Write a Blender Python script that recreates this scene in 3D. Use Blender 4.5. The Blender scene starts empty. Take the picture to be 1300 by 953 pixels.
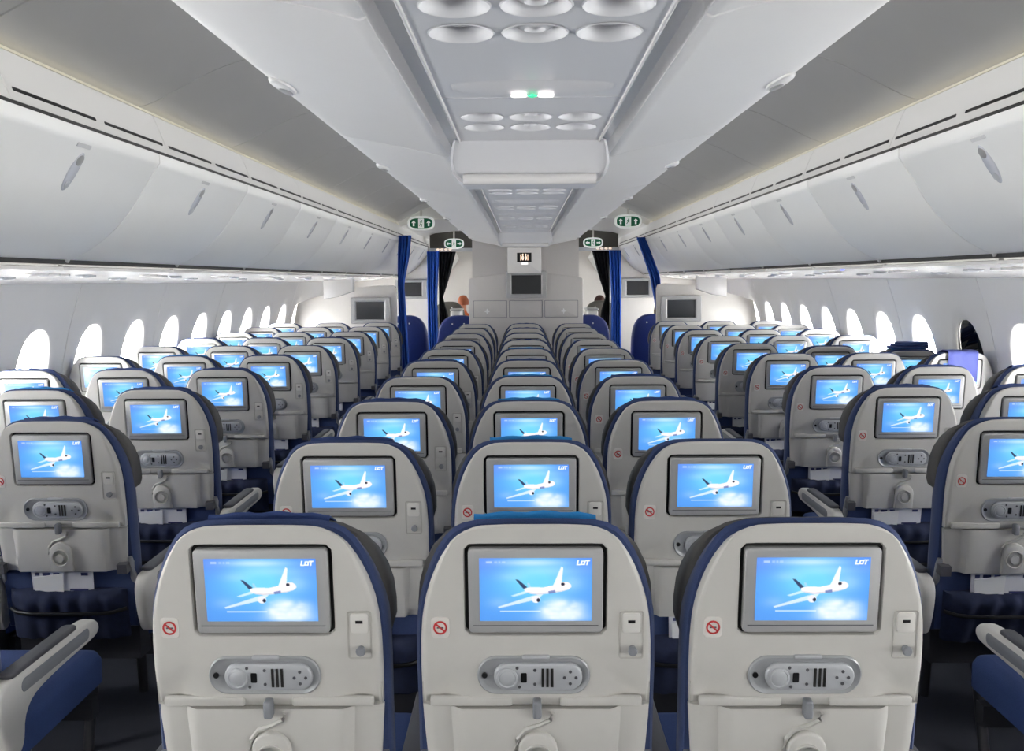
import bpy, bmesh, math, random
import numpy as np
from mathutils import Vector, Matrix

random.seed(7)
SC = bpy.context.scene
COL = SC.collection
PI = math.pi

# ------------------------------------------------------------------ camera
F_PX = 1115.0
CAM_X, CAM_Z = -0.02, 1.58
cam_d = bpy.data.cameras.new('camera')
cam_d.sensor_fit = 'HORIZONTAL'; cam_d.sensor_width = 36.0
cam_d.lens = 36.0 * F_PX / 1300.0
cam_d.shift_y = -45.0 / 1300.0
cam_d.clip_start = 0.02; cam_d.clip_end = 200
cam = bpy.data.objects.new('camera', cam_d); COL.objects.link(cam)
cam.location = (CAM_X, 0.0, CAM_Z)
cam.rotation_euler = (Matrix.Rotation(math.atan(14.0 / F_PX), 3, 'Z') @ Matrix.Rotation(PI / 2 - math.atan(76.0 / F_PX), 3, 'X')
                      @ Matrix.Rotation(-0.0065, 3, 'Z')).to_euler()
SC.camera = cam

# ------------------------------------------------------------------ world, exposure
SKY = 46.0
world = bpy.data.worlds.new('overcast_sky'); SC.world = world
world.use_nodes = True
bg = world.node_tree.nodes['Background']
bg.inputs[0].default_value = (1.0, 0.985, 0.96, 1); bg.inputs[1].default_value = SKY
vs = SC.view_settings
vs.view_transform = 'Standard'; vs.look = 'None'; vs.exposure = 0.0; vs.gamma = 1.0
vs.use_curve_mapping = False
cy = SC.cycles
cy.max_bounces = 14; cy.diffuse_bounces = 10; cy.glossy_bounces = 4
cy.transparent_max_bounces = 16; cy.transmission_bounces = 6
cy.use_denoising = True
cy.caustics_reflective = False; cy.caustics_refractive = False

# ------------------------------------------------------------------ layout constants
PITCH = 0.787            # seat row pitch
SPX = 0.49               # seat spacing in a block
BIN = 1.067              # overhead bin length
WIN = 0.61               # window spacing
Y0, Y1 = -2.5, 19.0      # cabin extent
MID_Y, LEFT_Y, RIGHT_Y = 1.522, 1.908, 1.868     # first row of each block
LEFT_X, RIGHT_X = -1.50, 1.495                   # aisle seats of the side blocks
ORD = ['zeroth', 'first', 'second', 'third', 'fourth', 'fifth', 'sixth', 'seventh', 'eighth', 'ninth',
       'tenth', 'eleventh', 'twelfth', 'thirteenth', 'fourteenth', 'fifteenth', 'sixteenth', 'seventeenth', 'eighteenth']

# ------------------------------------------------------------------ materials
def lin(c):
    return tuple((x / 12.92 if x <= 0.04045 else ((x + 0.055) / 1.055) ** 2.4) for x in c)

MATS = {}
def mat(name, rgb, rough=0.5, metal=0.0, grain=0.0, gscale=200.0, bump=0.0, emit=0.0, spec=0.5, srgb=True, sheen=0.0):
    if name in MATS: return MATS[name]
    m = bpy.data.materials.new(name); m.use_nodes = True
    nt = m.node_tree; b = nt.nodes['Principled BSDF']
    c = lin(rgb) if srgb else rgb
    b.inputs['Base Color'].default_value = (*c, 1)
    b.inputs['Roughness'].default_value = rough
    b.inputs['Metallic'].default_value = metal
    b.inputs['Specular IOR Level'].default_value = spec
    if sheen: b.inputs['Sheen Weight'].default_value = sheen
    if emit:
        b.inputs['Emission Color'].default_value = (*c, 1); b.inputs['Emission Strength'].default_value = emit
    if grain or bump:
        tc = nt.nodes.new('ShaderNodeTexCoord'); nz = nt.nodes.new('ShaderNodeTexNoise')
        nz.inputs['Scale'].default_value = gscale; nz.inputs['Detail'].default_value = 3
        nt.links.new(tc.outputs['Object'], nz.inputs['Vector'])
        if grain:
            mx = nt.nodes.new('ShaderNodeMixRGB'); mx.blend_type = 'MIX'
            mx.inputs['Color1'].default_value = (*[x * (1 - grain) for x in c], 1)
            mx.inputs['Color2'].default_value = (*[min(1, x * (1 + grain)) for x in c], 1)
            nt.links.new(nz.outputs['Fac'], mx.inputs['Fac'])
            nt.links.new(mx.outputs['Color'], b.inputs['Base Color'])
        if bump:
            bp = nt.nodes.new('ShaderNodeBump'); bp.inputs['Strength'].default_value = bump
            bp.inputs['Distance'].default_value = 0.001
            nt.links.new(nz.outputs['Fac'], bp.inputs['Height'])
            nt.links.new(bp.outputs['Normal'], b.inputs['Normal'])
    MATS[name] = m
    return m

mat('shell', (0.785, 0.776, 0.756), 0.42, grain=0.03, gscale=30, bump=0.05)
mat('tray', (0.775, 0.767, 0.748), 0.38, grain=0.02, gscale=40)
mat('socket', (0.70, 0.69, 0.665), 0.45)  # darker than the shell, shade put into the colour for a recessed look
mat('row_placard', (0.82, 0.82, 0.82), 0.5)
mat('silver_dark', (0.64, 0.65, 0.66), 0.32, 0.2)
mat('bezel', (0.70, 0.70, 0.70), 0.35, 0.15)
mat('silver', (0.74, 0.75, 0.765), 0.3, 0.2)
mat('recess', (0.10, 0.095, 0.09), 0.6)
mat('black', (0.04, 0.04, 0.045), 0.4)
mat('dark_plastic', (0.33, 0.33, 0.35), 0.5)
mat('mid_plastic', (0.53, 0.54, 0.56), 0.45)
mat('light_plastic', (0.86, 0.85, 0.83), 0.35)
mat('navy', (0.17, 0.235, 0.40), 0.9, grain=0.25, gscale=420, bump=0.5, sheen=0.15)
mat('navy_dark', (0.115, 0.15, 0.26), 0.95, grain=0.3, gscale=60, bump=0.4)
mat('cushion_blue', (0.17, 0.25, 0.44), 0.9, grain=0.2, gscale=300, bump=0.4)
mat('headrest', (0.30, 0.295, 0.29), 0.6, grain=0.1, gscale=120, bump=0.3)
mat('cover_azure', (0.13, 0.50, 0.76), 0.85, grain=0.08, gscale=200, bump=0.3)
mat('cover_navy', (0.16, 0.24, 0.44), 0.85, grain=0.1, gscale=200, bump=0.3)
mat('cover_violet', (0.31, 0.34, 0.60), 0.85, grain=0.08, gscale=150, bump=0.3)
mat('red', (0.74, 0.20, 0.20), 0.5)
mat('white', (0.92, 0.92, 0.92), 0.5)
mat('paper', (0.88, 0.88, 0.90), 0.6)
mat('print_blue', (0.22, 0.24, 0.42), 0.6)
mat('metal_dark', (0.25, 0.25, 0.27), 0.45, 0.4)
mat('carpet', (0.20, 0.21, 0.25), 0.95, grain=0.4, gscale=500, bump=0.8)
mat('bin', (0.945, 0.945, 0.935), 0.33, grain=0.012, gscale=8)
mat('bin_centre', (0.95, 0.945, 0.94), 0.36, grain=0.012, gscale=8)
mat('latch', (0.80, 0.81, 0.84), 0.25)
mat('latch_cup', (0.60, 0.60, 0.60), 0.4)
mat('valance', (0.945, 0.94, 0.93), 0.45)
mat('wall', (0.90, 0.895, 0.885), 0.5, grain=0.015, gscale=10)
mat('dado', (0.70, 0.70, 0.70), 0.6)
mat('ceiling', (0.785, 0.785, 0.78), 0.7, grain=0.02, gscale=6)
mat('service', (0.86, 0.86, 0.87), 0.38)
mat('gloss_white', (0.93, 0.92, 0.91), 0.22)
mat('partition', (0.86, 0.845, 0.825), 0.55, grain=0.02, gscale=20)
mat('monument', (0.81, 0.795, 0.785), 0.6, grain=0.025, gscale=60)
mat('screen_off', (0.17, 0.18, 0.19), 0.16)
mat('curtain', (0.12, 0.32, 0.68), 0.85, grain=0.15, gscale=80, bump=0.3)
mat('curtain_black', (0.05, 0.055, 0.09), 0.9)
mat('leather', (0.11, 0.19, 0.47), 0.42, grain=0.08, gscale=40)
mat('sign_green', (0.02, 0.36, 0.24), 0.4, emit=0.25)
mat('sign_white', (0.95, 0.97, 0.95), 0.4, emit=0.35)
mat('lit_white', (1.0, 0.98, 0.97), 0.4, emit=1.1)
mat('lit_green', (0.2, 0.85, 0.6), 0.4, emit=0.9)
mat('lit_amber', (1.0, 0.88, 0.78), 0.4, emit=1.3)
mat('lit_blue', (0.35, 0.42, 1.0), 0.4, emit=2.2)
mat('cove_lamp', (0.92, 0.90, 0.82), 0.4, emit=0.04)
mat('skin', (0.78, 0.52, 0.40), 0.55)
mat('hair_red', (0.62, 0.33, 0.20), 0.7)
mat('hair', (0.22, 0.09, 0.06), 0.7)
mat('clothes_navy', (0.09, 0.11, 0.20), 0.9)
mat('clothes_white', (0.85, 0.85, 0.86), 0.9)
mat('clothes_orange', (0.80, 0.42, 0.25), 0.9)
mat('seat_grey', (0.36, 0.35, 0.33), 0.6)

def pane_material():
    m = bpy.data.materials.new('window_acrylic'); m.use_nodes = True
    nt = m.node_tree; nt.nodes.clear()
    o = nt.nodes.new('ShaderNodeOutputMaterial'); t = nt.nodes.new('ShaderNodeBsdfTransparent')
    g = nt.nodes.new('ShaderNodeBsdfGlossy'); mx = nt.nodes.new('ShaderNodeMixShader')
    t.inputs[0].default_value = (0.95, 0.96, 0.97, 1); g.inputs['Roughness'].default_value = 0.05
    mx.inputs[0].default_value = 0.05
    nt.links.new(t.outputs[0], mx.inputs[1]); nt.links.new(g.outputs[0], mx.inputs[2]); nt.links.new(mx.outputs[0], o.inputs[0])
    MATS['pane'] = m
    d = m.copy(); d.name = 'dimmed_acrylic'
    for n in d.node_tree.nodes:
        if n.type == 'BSDF_TRANSPARENT': n.inputs[0].default_value = (0.0016, 0.0017, 0.0024, 1)
        if n.type == 'MIX_SHADER': n.inputs[0].default_value = 0.12
    MATS['pane_dim'] = d
pane_material()

def screen_material():
    m = bpy.data.materials.new('lit_screen'); m.use_nodes = True
    nt = m.node_tree; b = nt.nodes['Principled BSDF']
    a = nt.nodes.new('ShaderNodeAttribute'); a.attribute_name = 'picture'
    b.inputs['Base Color'].default_value = (0.02, 0.02, 0.025, 1)
    b.inputs['Roughness'].default_value = 0.2
    nt.links.new(a.outputs['Color'], b.inputs['Emission Color'])
    b.inputs['Emission Strength'].default_value = 1.12
    MATS['screen'] = m
screen_material()

# ------------------------------------------------------------------ mesh helpers
def mesh(name, V, Fc, material, smooth=40, fm=None, recalc=True):
    me = bpy.data.meshes.new(name)
    me.from_pydata([tuple(v) for v in V], [], [tuple(f) for f in Fc])
    ms = material if isinstance(material, (list, tuple)) else [material]
    for k in ms: me.materials.append(MATS[k])
    if fm is not None: me.polygons.foreach_set('material_index', fm)
    if recalc:
        bm = bmesh.new(); bm.from_mesh(me)
        bmesh.ops.recalc_face_normals(bm, faces=bm.faces); bm.to_mesh(me); bm.free()
    if smooth:
        me.polygons.foreach_set('use_smooth', [True] * len(me.polygons))
        me.set_sharp_from_angle(angle=math.radians(smooth))
    me.update()
    return me

class MB:
    def __init__(s): s.v = []; s.f = []
    def add(s, V, Fc):
        n = len(s.v); s.v += [tuple(p) for p in V]; s.f += [tuple(i + n for i in f) for f in Fc]; return s
    def loft(s, rings, c0=True, c1=True, closed=True):
        n = len(rings[0]); V = [p for r in rings for p in r]; Fc = []
        for a in range(len(rings) - 1):
            for i in range(n if closed else n - 1):
                j = (i + 1) % n
                Fc.append((a * n + i, a * n + j, (a + 1) * n + j, (a + 1) * n + i))
        if c0: Fc.append(tuple(range(n)))
        if c1: Fc.append(tuple((len(rings) - 1) * n + i for i in range(n)))
        return s.add(V, Fc)
    def box(s, x0, x1, y0, y1, z0, z1, T=None):
        V = [(x, y, z) for x in (x0, x1) for y in (y0, y1) for z in (z0, z1)]
        if T: V = [T(*p) for p in V]
        return s.add(V, [(0, 1, 3, 2), (4, 6, 7, 5), (0, 4, 5, 1), (2, 3, 7, 6), (0, 2, 6, 4), (1, 5, 7, 3)])
    def plate(s, poly, w0, w1, bev, T, back=True):
        """poly in (u,v); thickness along w; T(u,w,v)"""
        R = [[T(u, w0, v) for u, v in offs(poly, bev)], [T(u, w0 + bev * .35, v) for u, v in offs(poly, bev * .35)],
             [T(u, w0 + bev, v) for u, v in poly], [T(u, w1 - bev if back else w1, v) for u, v in poly]]
        if back: R += [[T(u, w1 - bev * .35, v) for u, v in offs(poly, bev * .35)], [T(u, w1, v) for u, v in offs(poly, bev)]]
        return s.loft(R)
    def tube(s, P, r, n=8, caps=True):
        P = [Vector(p) for p in P]; rings = []
        rr = r if isinstance(r, (list, tuple)) else [r] * len(P)
        up = Vector((0, 0, 1))
        for i, p in enumerate(P):
            t = (P[min(i + 1, len(P) - 1)] - P[max(i - 1, 0)]).normalized()
            a = t.cross(up) if abs(t.dot(up)) < .95 else t.cross(Vector((1, 0, 0)))
            a.normalize(); b = t.cross(a)
            rings.append([tuple(p + rr[i] * (math.cos(2 * PI * k / n) * a + math.sin(2 * PI * k / n) * b)) for k in range(n)])
        return s.loft(rings, caps, caps)
    def mesh(s, name, material, smooth=40, **k): return mesh(name, s.v, s.f, material, smooth, **k)

def offs(poly, d):
    n = len(poly); A = sum(poly[i][0] * poly[(i + 1) % n][1] - poly[(i + 1) % n][0] * poly[i][1] for i in range(n))
    sg = 1 if A > 0 else -1; out = []
    for i in range(n):
        p0, p1, p2 = Vector(poly[i - 1]), Vector(poly[i]), Vector(poly[(i + 1) % n])
        a = (p1 - p0); b = (p2 - p1)
        na = Vector((-a.y, a.x)).normalized(); nb = Vector((-b.y, b.x)).normalized()
        m = na + nb
        if m.length < 1e-6: m = na
        m.normalize(); k = min(1.6, 1 / max(.3, m.dot(na)))
        q = p1 + m * (d * sg * k); out.append((q.x, q.y))
    return out

def rrect(w, h, r, cx=0, cy=0, n=4):
    P = []
    for (sx, sy, a0) in ((1, 1, 0), (-1, 1, 90), (-1, -1, 180), (1, -1, 270)):
        for k in range(n + 1):
            a = math.radians(a0 + 90 * k / n)
            P.append((cx + sx * (w / 2 - r) + r * math.cos(a), cy + sy * (h / 2 - r) + r * math.sin(a)))
    return P
def ellip(a, b, cx=0, cy=0, n=24, p=2.0):
    P = []
    for k in range(n):
        t = 2 * PI * k / n; c, s_ = math.cos(t), math.sin(t)
        P.append((cx + a * math.copysign(abs(c) ** (2 / p), c), cy + b * math.copysign(abs(s_) ** (2 / p), s_)))
    return P
def ray_poly(C, ang, poly):
    d = (math.cos(ang), math.sin(ang)); best = None
    for i in range(len(poly)):
        a, b = poly[i], poly[(i + 1) % len(poly)]
        ex, ey = b[0] - a[0], b[1] - a[1]
        det = d[0] * (-ey) + ex * d[1]
        if abs(det) < 1e-12: continue
        rx, ry = a[0] - C[0], a[1] - C[1]
        t = (rx * (-ey) + ex * ry) / det; q = (d[0] * ry - d[1] * rx) / det
        if t > 0 and -1e-6 <= q <= 1 + 1e-6 and (best is None or t > best): best = t
    return (C[0] + d[0] * best, C[1] + d[1] * best)
def smst(a, b, x):
    t = max(0, min(1, (x - a) / (b - a))); return t * t * (3 - 2 * t)
def lerp_tab(tab, x):
    if x <= tab[0][0]: return tab[0][1]
    for (a, b), (c, d) in zip(tab, tab[1:]):
        if x <= c: return b + (d - b) * (x - a) / (c - a)
    return tab[-1][1]
def catmull(P, n=6):
    P = [Vector(p) for p in P]; out = []
    for i in range(len(P) - 1):
        p0, p1, p2, p3 = P[max(i - 1, 0)], P[i], P[i + 1], P[min(i + 2, len(P) - 1)]
        for k in range(n):
            t = k / n
            out.append(tuple(.5 * ((2 * p1) + (-p0 + p2) * t + (2 * p0 - 5 * p1 + 4 * p2 - p3) * t * t + (-p0 + 3 * p1 - 3 * p2 + p3) * t ** 3)))
    out.append(tuple(P[-1])); return out

def obj(name, me, parent=None, loc=None):
    o = bpy.data.objects.new(name, me); COL.objects.link(o)
    if parent is not None: o.parent = parent
    if loc is not None: o.location = loc
    return o
def tag(o, label=None, cat=None, group=None, kind=None):
    if label: o['label'] = label
    if cat: o['category'] = cat
    if group: o['group'] = group
    if kind: o['kind'] = kind
    return o
def thing(name, label, cat, loc=(0, 0, 0), group=None, rotz=0):
    o = bpy.data.objects.new(name, None); COL.objects.link(o); o.empty_display_size = .1
    o.location = loc; o.rotation_euler = (0, 0, rotz)
    return tag(o, label, cat, group)
def struct(name, me, parent=None, loc=None):
    o = obj(name, me, parent, loc)
    if parent is None: o['kind'] = 'structure'
    return o
XYZ = lambda u, w, v: (u, w, v)

# ================================================================== THE CABIN SHELL
WALL = [(0.0, 2.44), (.25, 2.60), (.45, 2.67), (.7, 2.70), (.9, 2.70), (1.1, 2.675), (1.3, 2.63), (1.45, 2.585), (1.575, 2.54)]
wx = lambda z: lerp_tab(WALL, z)
WIN_Y = [4.70 + WIN * k for k in range(-11, 23)]
Z_LO, Z_HI, WZ = 0.70, 1.575, 1.066

# floor
fb = MB(); fb.box(-2.47, 2.47, Y0, Y1, -.05, 0)
struct('floor', fb.mesh('floor', 'carpet', 0))

def cell(mb, yc, s, j0, j1):
    """one wall cell around a window, facing the cabin; j0/j1 put a joint groove at its aft/forward edge"""
    hw = WIN / 2; rect = [(hw, Z_HI - WZ), (-hw, Z_HI - WZ), (-hw, Z_LO - WZ), (hw, Z_LO - WZ)]
    ang = sorted(set([2 * PI * k / 60 - PI for k in range(60)] + [math.atan2(b, a) for a, b in rect]))
    hole = ellip(.158, .262, n=72, p=2.35)
    scal = ellip(.20, .33, 0, .02, n=72, p=2.2)
    rings = []
    Hh = [ray_poly((0, 0), a, hole) for a in ang]; Rr = [ray_poly((0, 0), a, rect) for a in ang]
    Ss = [ray_poly((0, 0), a, scal) for a in ang]
    def pt(q, dx=0): return (s * (wx(WZ + q[1]) + dx), yc + q[0], WZ + q[1])
    rings.append([pt(q, .012) for q in Hh])
    rings.append([pt((q[0] * 1.03, q[1] * 1.02), .005) for q in Hh])
    rings.append([pt(q, 0) for q in Ss])
    def inset(q, e):
        y = q[0]
        if j0 and y < -hw + e: y = -hw + e
        if j1 and y > hw - e: y = hw - e
        return (y, q[1])
    rings.append([pt((h[0] + (r[0] - h[0]) * .6, h[1] + (r[1] - h[1]) * .6)) for h, r in zip(Ss, Rr)])
    rings.append([pt(inset(q, .004)) for q in Rr])
    rings.append([pt(q, .010 if ((j0 and q[0] < -hw + 1e-4) or (j1 and q[0] > hw - 1e-4)) else 0) for q in Rr])
    mb.loft(rings, False, False)

for side, s in (('left', -1), ('right', 1)):
    # sidewall below the windows, and one panel for each pair of windows above it
    mb = MB()
    prof = [(wx(z), z) for z in (0, .12, .25, .35, .45, .58, .70)]
    mb.loft([[(s * x, y, z) for x, z in prof] + [(s * (x + .03), y, z) for x, z in reversed(prof)] for y in (Y0, Y1)], closed=True)
    wall = struct('wall_' + side, mb.mesh('sidewall', 'dado', 30))
    pm = MB(); cell(pm, -WIN / 2, s, True, False); cell(pm, WIN / 2, s, False, True)
    pme = pm.mesh('wall_panel', 'wall', 50)
    # joints fall just aft of every second window
    for k in range(0, len(WIN_Y), 2):
        struct('wall_panel', pme, wall, (0, WIN_Y[k] + WIN / 2, 0))
    for (a, b) in ((Y0, WIN_Y[0] - WIN / 2), (WIN_Y[-1] + WIN / 2, Y1)):
        eb = MB(); pr = [(wx(z), z) for z in (.70, .9, 1.1, 1.3, 1.45, 1.575)]
        eb.loft([[(s * x, y, z) for x, z in pr] + [(s * (x + .03), y, z) for x, z in reversed(pr)] for y in (a, b)])
        struct('end_panel', eb.mesh('end_panel', 'wall', 50), wall)
    # window reveals and panes (shared meshes)
    rv = MB()
    def ring(a, b, dx, p=2.35): return [(s * (wx(WZ + z) + dx), y, WZ + z) for y, z in ellip(a, b, n=48, p=p)]
    rv.loft([ring(.165, .27, .010), ring(.156, .26, .016), ring(.147, .249, .05), ring(.138, .238, .085), ring(.126, .225, .09)], False, False)
    rme = rv.mesh('window_reveal', 'wall', 50)
    pv = MB(); pv.loft([ring(.138, .24, .088), ring(.138, .24, .092)])
    pme_ = pv.mesh('window_pane', 'pane', 0)
    pd = MB(); pd.loft([ring(.156, .262, .022), ring(.156, .262, .026)]); pdm = pd.mesh('window_pane', 'pane_dim', 0)
    for k, y in enumerate(WIN_Y):
        w = struct('window_%d' % (k + 1 + (len(WIN_Y) if s > 0 else 0)), rme, None, (0, y, 0))
        dim = (s > 0 and k == 12)
        obj('window_pane', pdm if dim else pme_, w)
        if dim:
            w['label'] = 'dimmed dark window in the right sidewall between bright ones'
        ld = bpy.data.lights.new('sky_portal', 'AREA'); ld.shape = 'RECTANGLE'; ld.size = .30; ld.size_y = .50
        ld.cycles.is_portal = True
        lo = bpy.data.objects.new('sky_portal', ld); COL.objects.link(lo)
        lo.location = (s * (wx(WZ) + .13), y, WZ)
        lo.rotation_euler = (0, s * PI / 2, 0) if True else None
        lo.rotation_euler = Matrix(((0, 0, s), (1, 0, 0), (0, s, 0))).to_euler()

# ceiling: closed crown above everything, with the grey aisle panels under it
cr = MB()
arch = [(2.60, 1.56), (2.52, 1.85), (2.3, 2.2), (1.9, 2.5), (1.4, 2.66), (.7, 2.72), (0, 2.74)]
arch = arch + [(-x, z) for x, z in reversed(arch[:-1])]
cr.loft([[(x, y, z) for x, z in arch] + [(x * 1.02, y, z + .03) for x, z in reversed(arch)] for y in (Y0, Y1)])
ceiling = struct('ceiling', cr.mesh('crown', 'dado', 30))
CEIL = catmull([(1.53, 2.262, 0), (1.453, 2.285, 0), (1.30, 2.362, 0), (1.156, 2.425, 0), (.95, 2.475, 0), (.72, 2.50, 0), (.55, 2.505, 0)], 3)
CEIL = [(p[0], p[1]) for p in CEIL]
BIN_Y = [1.216 + BIN * k for k in range(-6, 12)]           # joints
CJ = 0.12                                                  # ceiling joints sit a little forward of the bin joints
for s in (-1, 1):
    mb = MB(); e = .005
    def crow(y, dz): return [(s * x, y, z + dz) for x, z in CEIL]
    L = BIN
    mb.loft([crow(0, .012), crow(e, .0), crow(L - e, 0), crow(L, .012)], False, False, closed=False)
    me = mb.mesh('ceiling_panel', 'ceiling', 35)
    for y in BIN_Y:
        if -2.6 < y + CJ < 11.5: obj('ceiling_panel', me, ceiling, (0, y + CJ, 0))
# lowered soffit over the cross aisle, forward of the last ceiling panel
sb = MB()
soff = [(1.50, 2.20), (1.30, 2.27), (1.0, 2.30), (.60, 2.31)]
for s in (-1, 1):
    sb = MB()
    yb = BIN_Y[15] + CJ
    sb.loft([[(s * x, y, z) for x, z in soff] + [(s * x, y, z + .25) for x, z in reversed(soff)] for y in (yb - .55, yb - .5, 19.0)])
    struct('trim_%d' % (1 if s < 0 else 2), sb.mesh('soffit', 'valance', 35))

# end walls; the unseen aft one stands close to dim the near rows
eb = MB(); eb.box(-2.75, 2.75, Y0 - .05, Y0, -.05, 2.8); struct('wall_aft', eb.mesh('end', 'partition', 0))
eb = MB(); eb.box(-2.75, 2.75, Y1, Y1 + .05, -.05, 2.8); struct('wall_forward', eb.mesh('end', 'partition', 0))

# ================================================================== OUTBOARD BINS
BINP = [(1.392, 2.064), (1.392, 2.03), (1.447, 1.949), (1.506, 1.856), (1.581, 1.773), (1.662, 1.711), (1.735, 1.672), (1.758, 1.668)]
BINC = [(p[0], p[1]) for p in catmull([(a, b, 0) for a, b in BINP[1:]], 4)]
BINC = [BINP[0]] + BINC + [(1.79, 1.685)]
def bin_at(zz):
    for (a, b), (c, d) in zip(BINC, BINC[1:]):
        if d <= zz <= b:
            t = (zz - b) / (d - b); q = Vector((a + (c - a) * t, zz)); tn = Vector((c - a, d - b)).normalized()
            return q, tn
    return Vector(BINC[0]), Vector((0, -1))
def bin_meshes(s):
    out = {}
    e = .004
    def row(y, d):
        R = []
        for i, (x, z) in enumerate(BINC):
            a = BINC[max(i - 1, 0)]; b = BINC[min(i + 1, len(BINC) - 1)]
            t = Vector((b[0] - a[0], b[1] - a[1])).normalized(); n = Vector((-t.y, t.x))   # outward from the aisle
            if n.x < 0: n = -n
            R.append((s * (x + n.x * d), y, z + n.y * d))
        return R
    mb = MB(); mb.loft([row(0, .012), row(e, .001), row(2 * e, 0), row(BIN - 2 * e, 0), row(BIN - e, .001), row(BIN, .012)], False, False, closed=False)
    out['door'] = mb.mesh('bin_door', 'bin', 40)
    # bucket behind the door
    mb = MB(); bk = [(1.43, 2.05), (1.77, 1.72), (2.40, 1.70), (2.36, 1.90), (1.95, 2.05)]
    mb.loft([[(s * x, y, z) for x, z in bk] for y in (.004, BIN - .004)])
    out['bucket'] = mb.mesh('bin_bucket', 'recess', 0)
    # oval latch following the door curve
    q, t = bin_at(1.936); n = Vector((t.y, -t.x))
    if n.x > 0: n = -n                                      # towards the aisle
    def T(u, w, v): return (s * (q.x + n.x * (-w) + (-t.x) * v), BIN / 2 + u, q.y + n.y * (-w) + (-t.y) * v)
    mb = MB(); mb.plate(ellip(.026, .07, n=28), -.005, .004, .004, T); out['latch'] = mb.mesh('latch', 'latch', 40)
    mb = MB(); mb.plate(ellip(.019, .019, 0, .042, n=18), -.0062, -.004, .001, T)
    out['cup'] = mb.mesh('latch_cup', 'latch_cup', 40)
    mb = MB(); mb.plate(ellip(.015, .014, 0, -.046, n=18), -.0075, -.004, .002, T)
    out['button'] = mb.mesh('latch_button', 'silver', 40)
    q2, t2 = bin_at(2.012); n2 = Vector((t2.y, -t2.x)); n2 = -n2 if n2.x > 0 else n2
    def T2(u, w, v): return (s * (q2.x - n2.x * w - t2.x * v), BIN / 2 - .02 + u, q2.y - n2.y * w - t2.y * v)
    mb = MB(); mb.plate(rrect(.085, .014, .004), -.002, .002, .001, T2); out['placard'] = mb.mesh('placard', 'row_placard', 0)
    # valance above the door: dark gap, panel, two vent slots, cove lip
    mb = MB(); mb.box(s * 1.40, s * 1.44, 0, BIN, 2.055, 2.077); out['gap'] = mb.mesh('gap', 'black', 0)
    V = [(1.400, 2.078), (1.405, 2.082), (1.448, 2.195), (1.466, 2.232), (1.478, 2.236)]
    def vrow(y, d): return [(s * (x + d), y, z) for x, z in V]
    mb = MB(); mb.loft([vrow(0, .008), vrow(.004, 0), vrow(BIN - .004, 0), vrow(BIN, .008)], False, False, closed=False)
    out['valance'] = mb.mesh('valance', 'valance', 40)
    tv = Vector((1.448 - 1.405, 2.195 - 2.082)).normalized(); nv = Vector((-tv.y, tv.x))
    slots = []
    for c in (BIN * .25, BIN * .75):
        def T3(u, w, v): return (s * (1.405 + tv.x * (.034 + v) - nv.x * w), c + u, 2.082 + tv.y * (.034 + v) - nv.y * w)
        mb = MB(); mb.plate(rrect(BIN / 2 - .06, .012, .005), -.0015, .004, .0008, T3); slots.append(mb.mesh('vent_slot', 'black', 0))
    out['slots'] = slots
    mb = MB(); mb.box(s * 1.474, s * 1.484, 0, BIN, 2.238, 2.246); out['cove'] = mb.mesh('cove_strip', 'cove_lamp', 0)
    # service panel under the bin
    P = [(1.795, 1.644), (1.778, 1.642), (1.776, 1.629), (1.80, 1.630), (2.05, 1.618), (2.40, 1.596), (2.54, 1.575)]
    def prow(y, d): return [(s * x, y, z + d) for x, z in P]
    mb = MB(); mb.loft([prow(0, .006), prow(.003, 0), prow(BIN - .003, 0), prow(BIN, .006)], False, False, closed=False)
    out['psu'] = mb.mesh('service_panel', 'gloss_white', 30)
    cups = []
    for (yy, xx, r) in ((.22, 2.0, .045), (.36, 2.03, .045), (.50, 2.06, .045), (.30, 2.22, .03), (.42, 2.24, .03), (.72, 2.06, .035), (.84, 2.10, .035)):
        zz = lerp_tab([(a, b) for a, b in P[3:]], xx)
        mb = MB(); mb.loft([[(s * (xx + rr * math.cos(k * PI / 10)), yy + rr * math.sin(k * PI / 10), zz + dz - .04 * rr * math.cos(k * PI / 10)) for k in range(20)]
                            for rr, dz in ((r, .002), (r, -.006), (r * .88, -.010), (r * .7, -.006), (r * .45, -.001), (r * .2, -.008))], False, True)
        cups.append(mb.mesh('reading_light', 'gloss_white' if r > .04 else 'silver', 40))
    out['cups'] = cups
    mb = MB(); mb.box(s * 1.768, s * 1.80, 0, BIN, 1.652, 1.69); out['shadow_gap'] = mb.mesh('gap', 'black', 0)
    ticks = []
    return out

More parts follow.
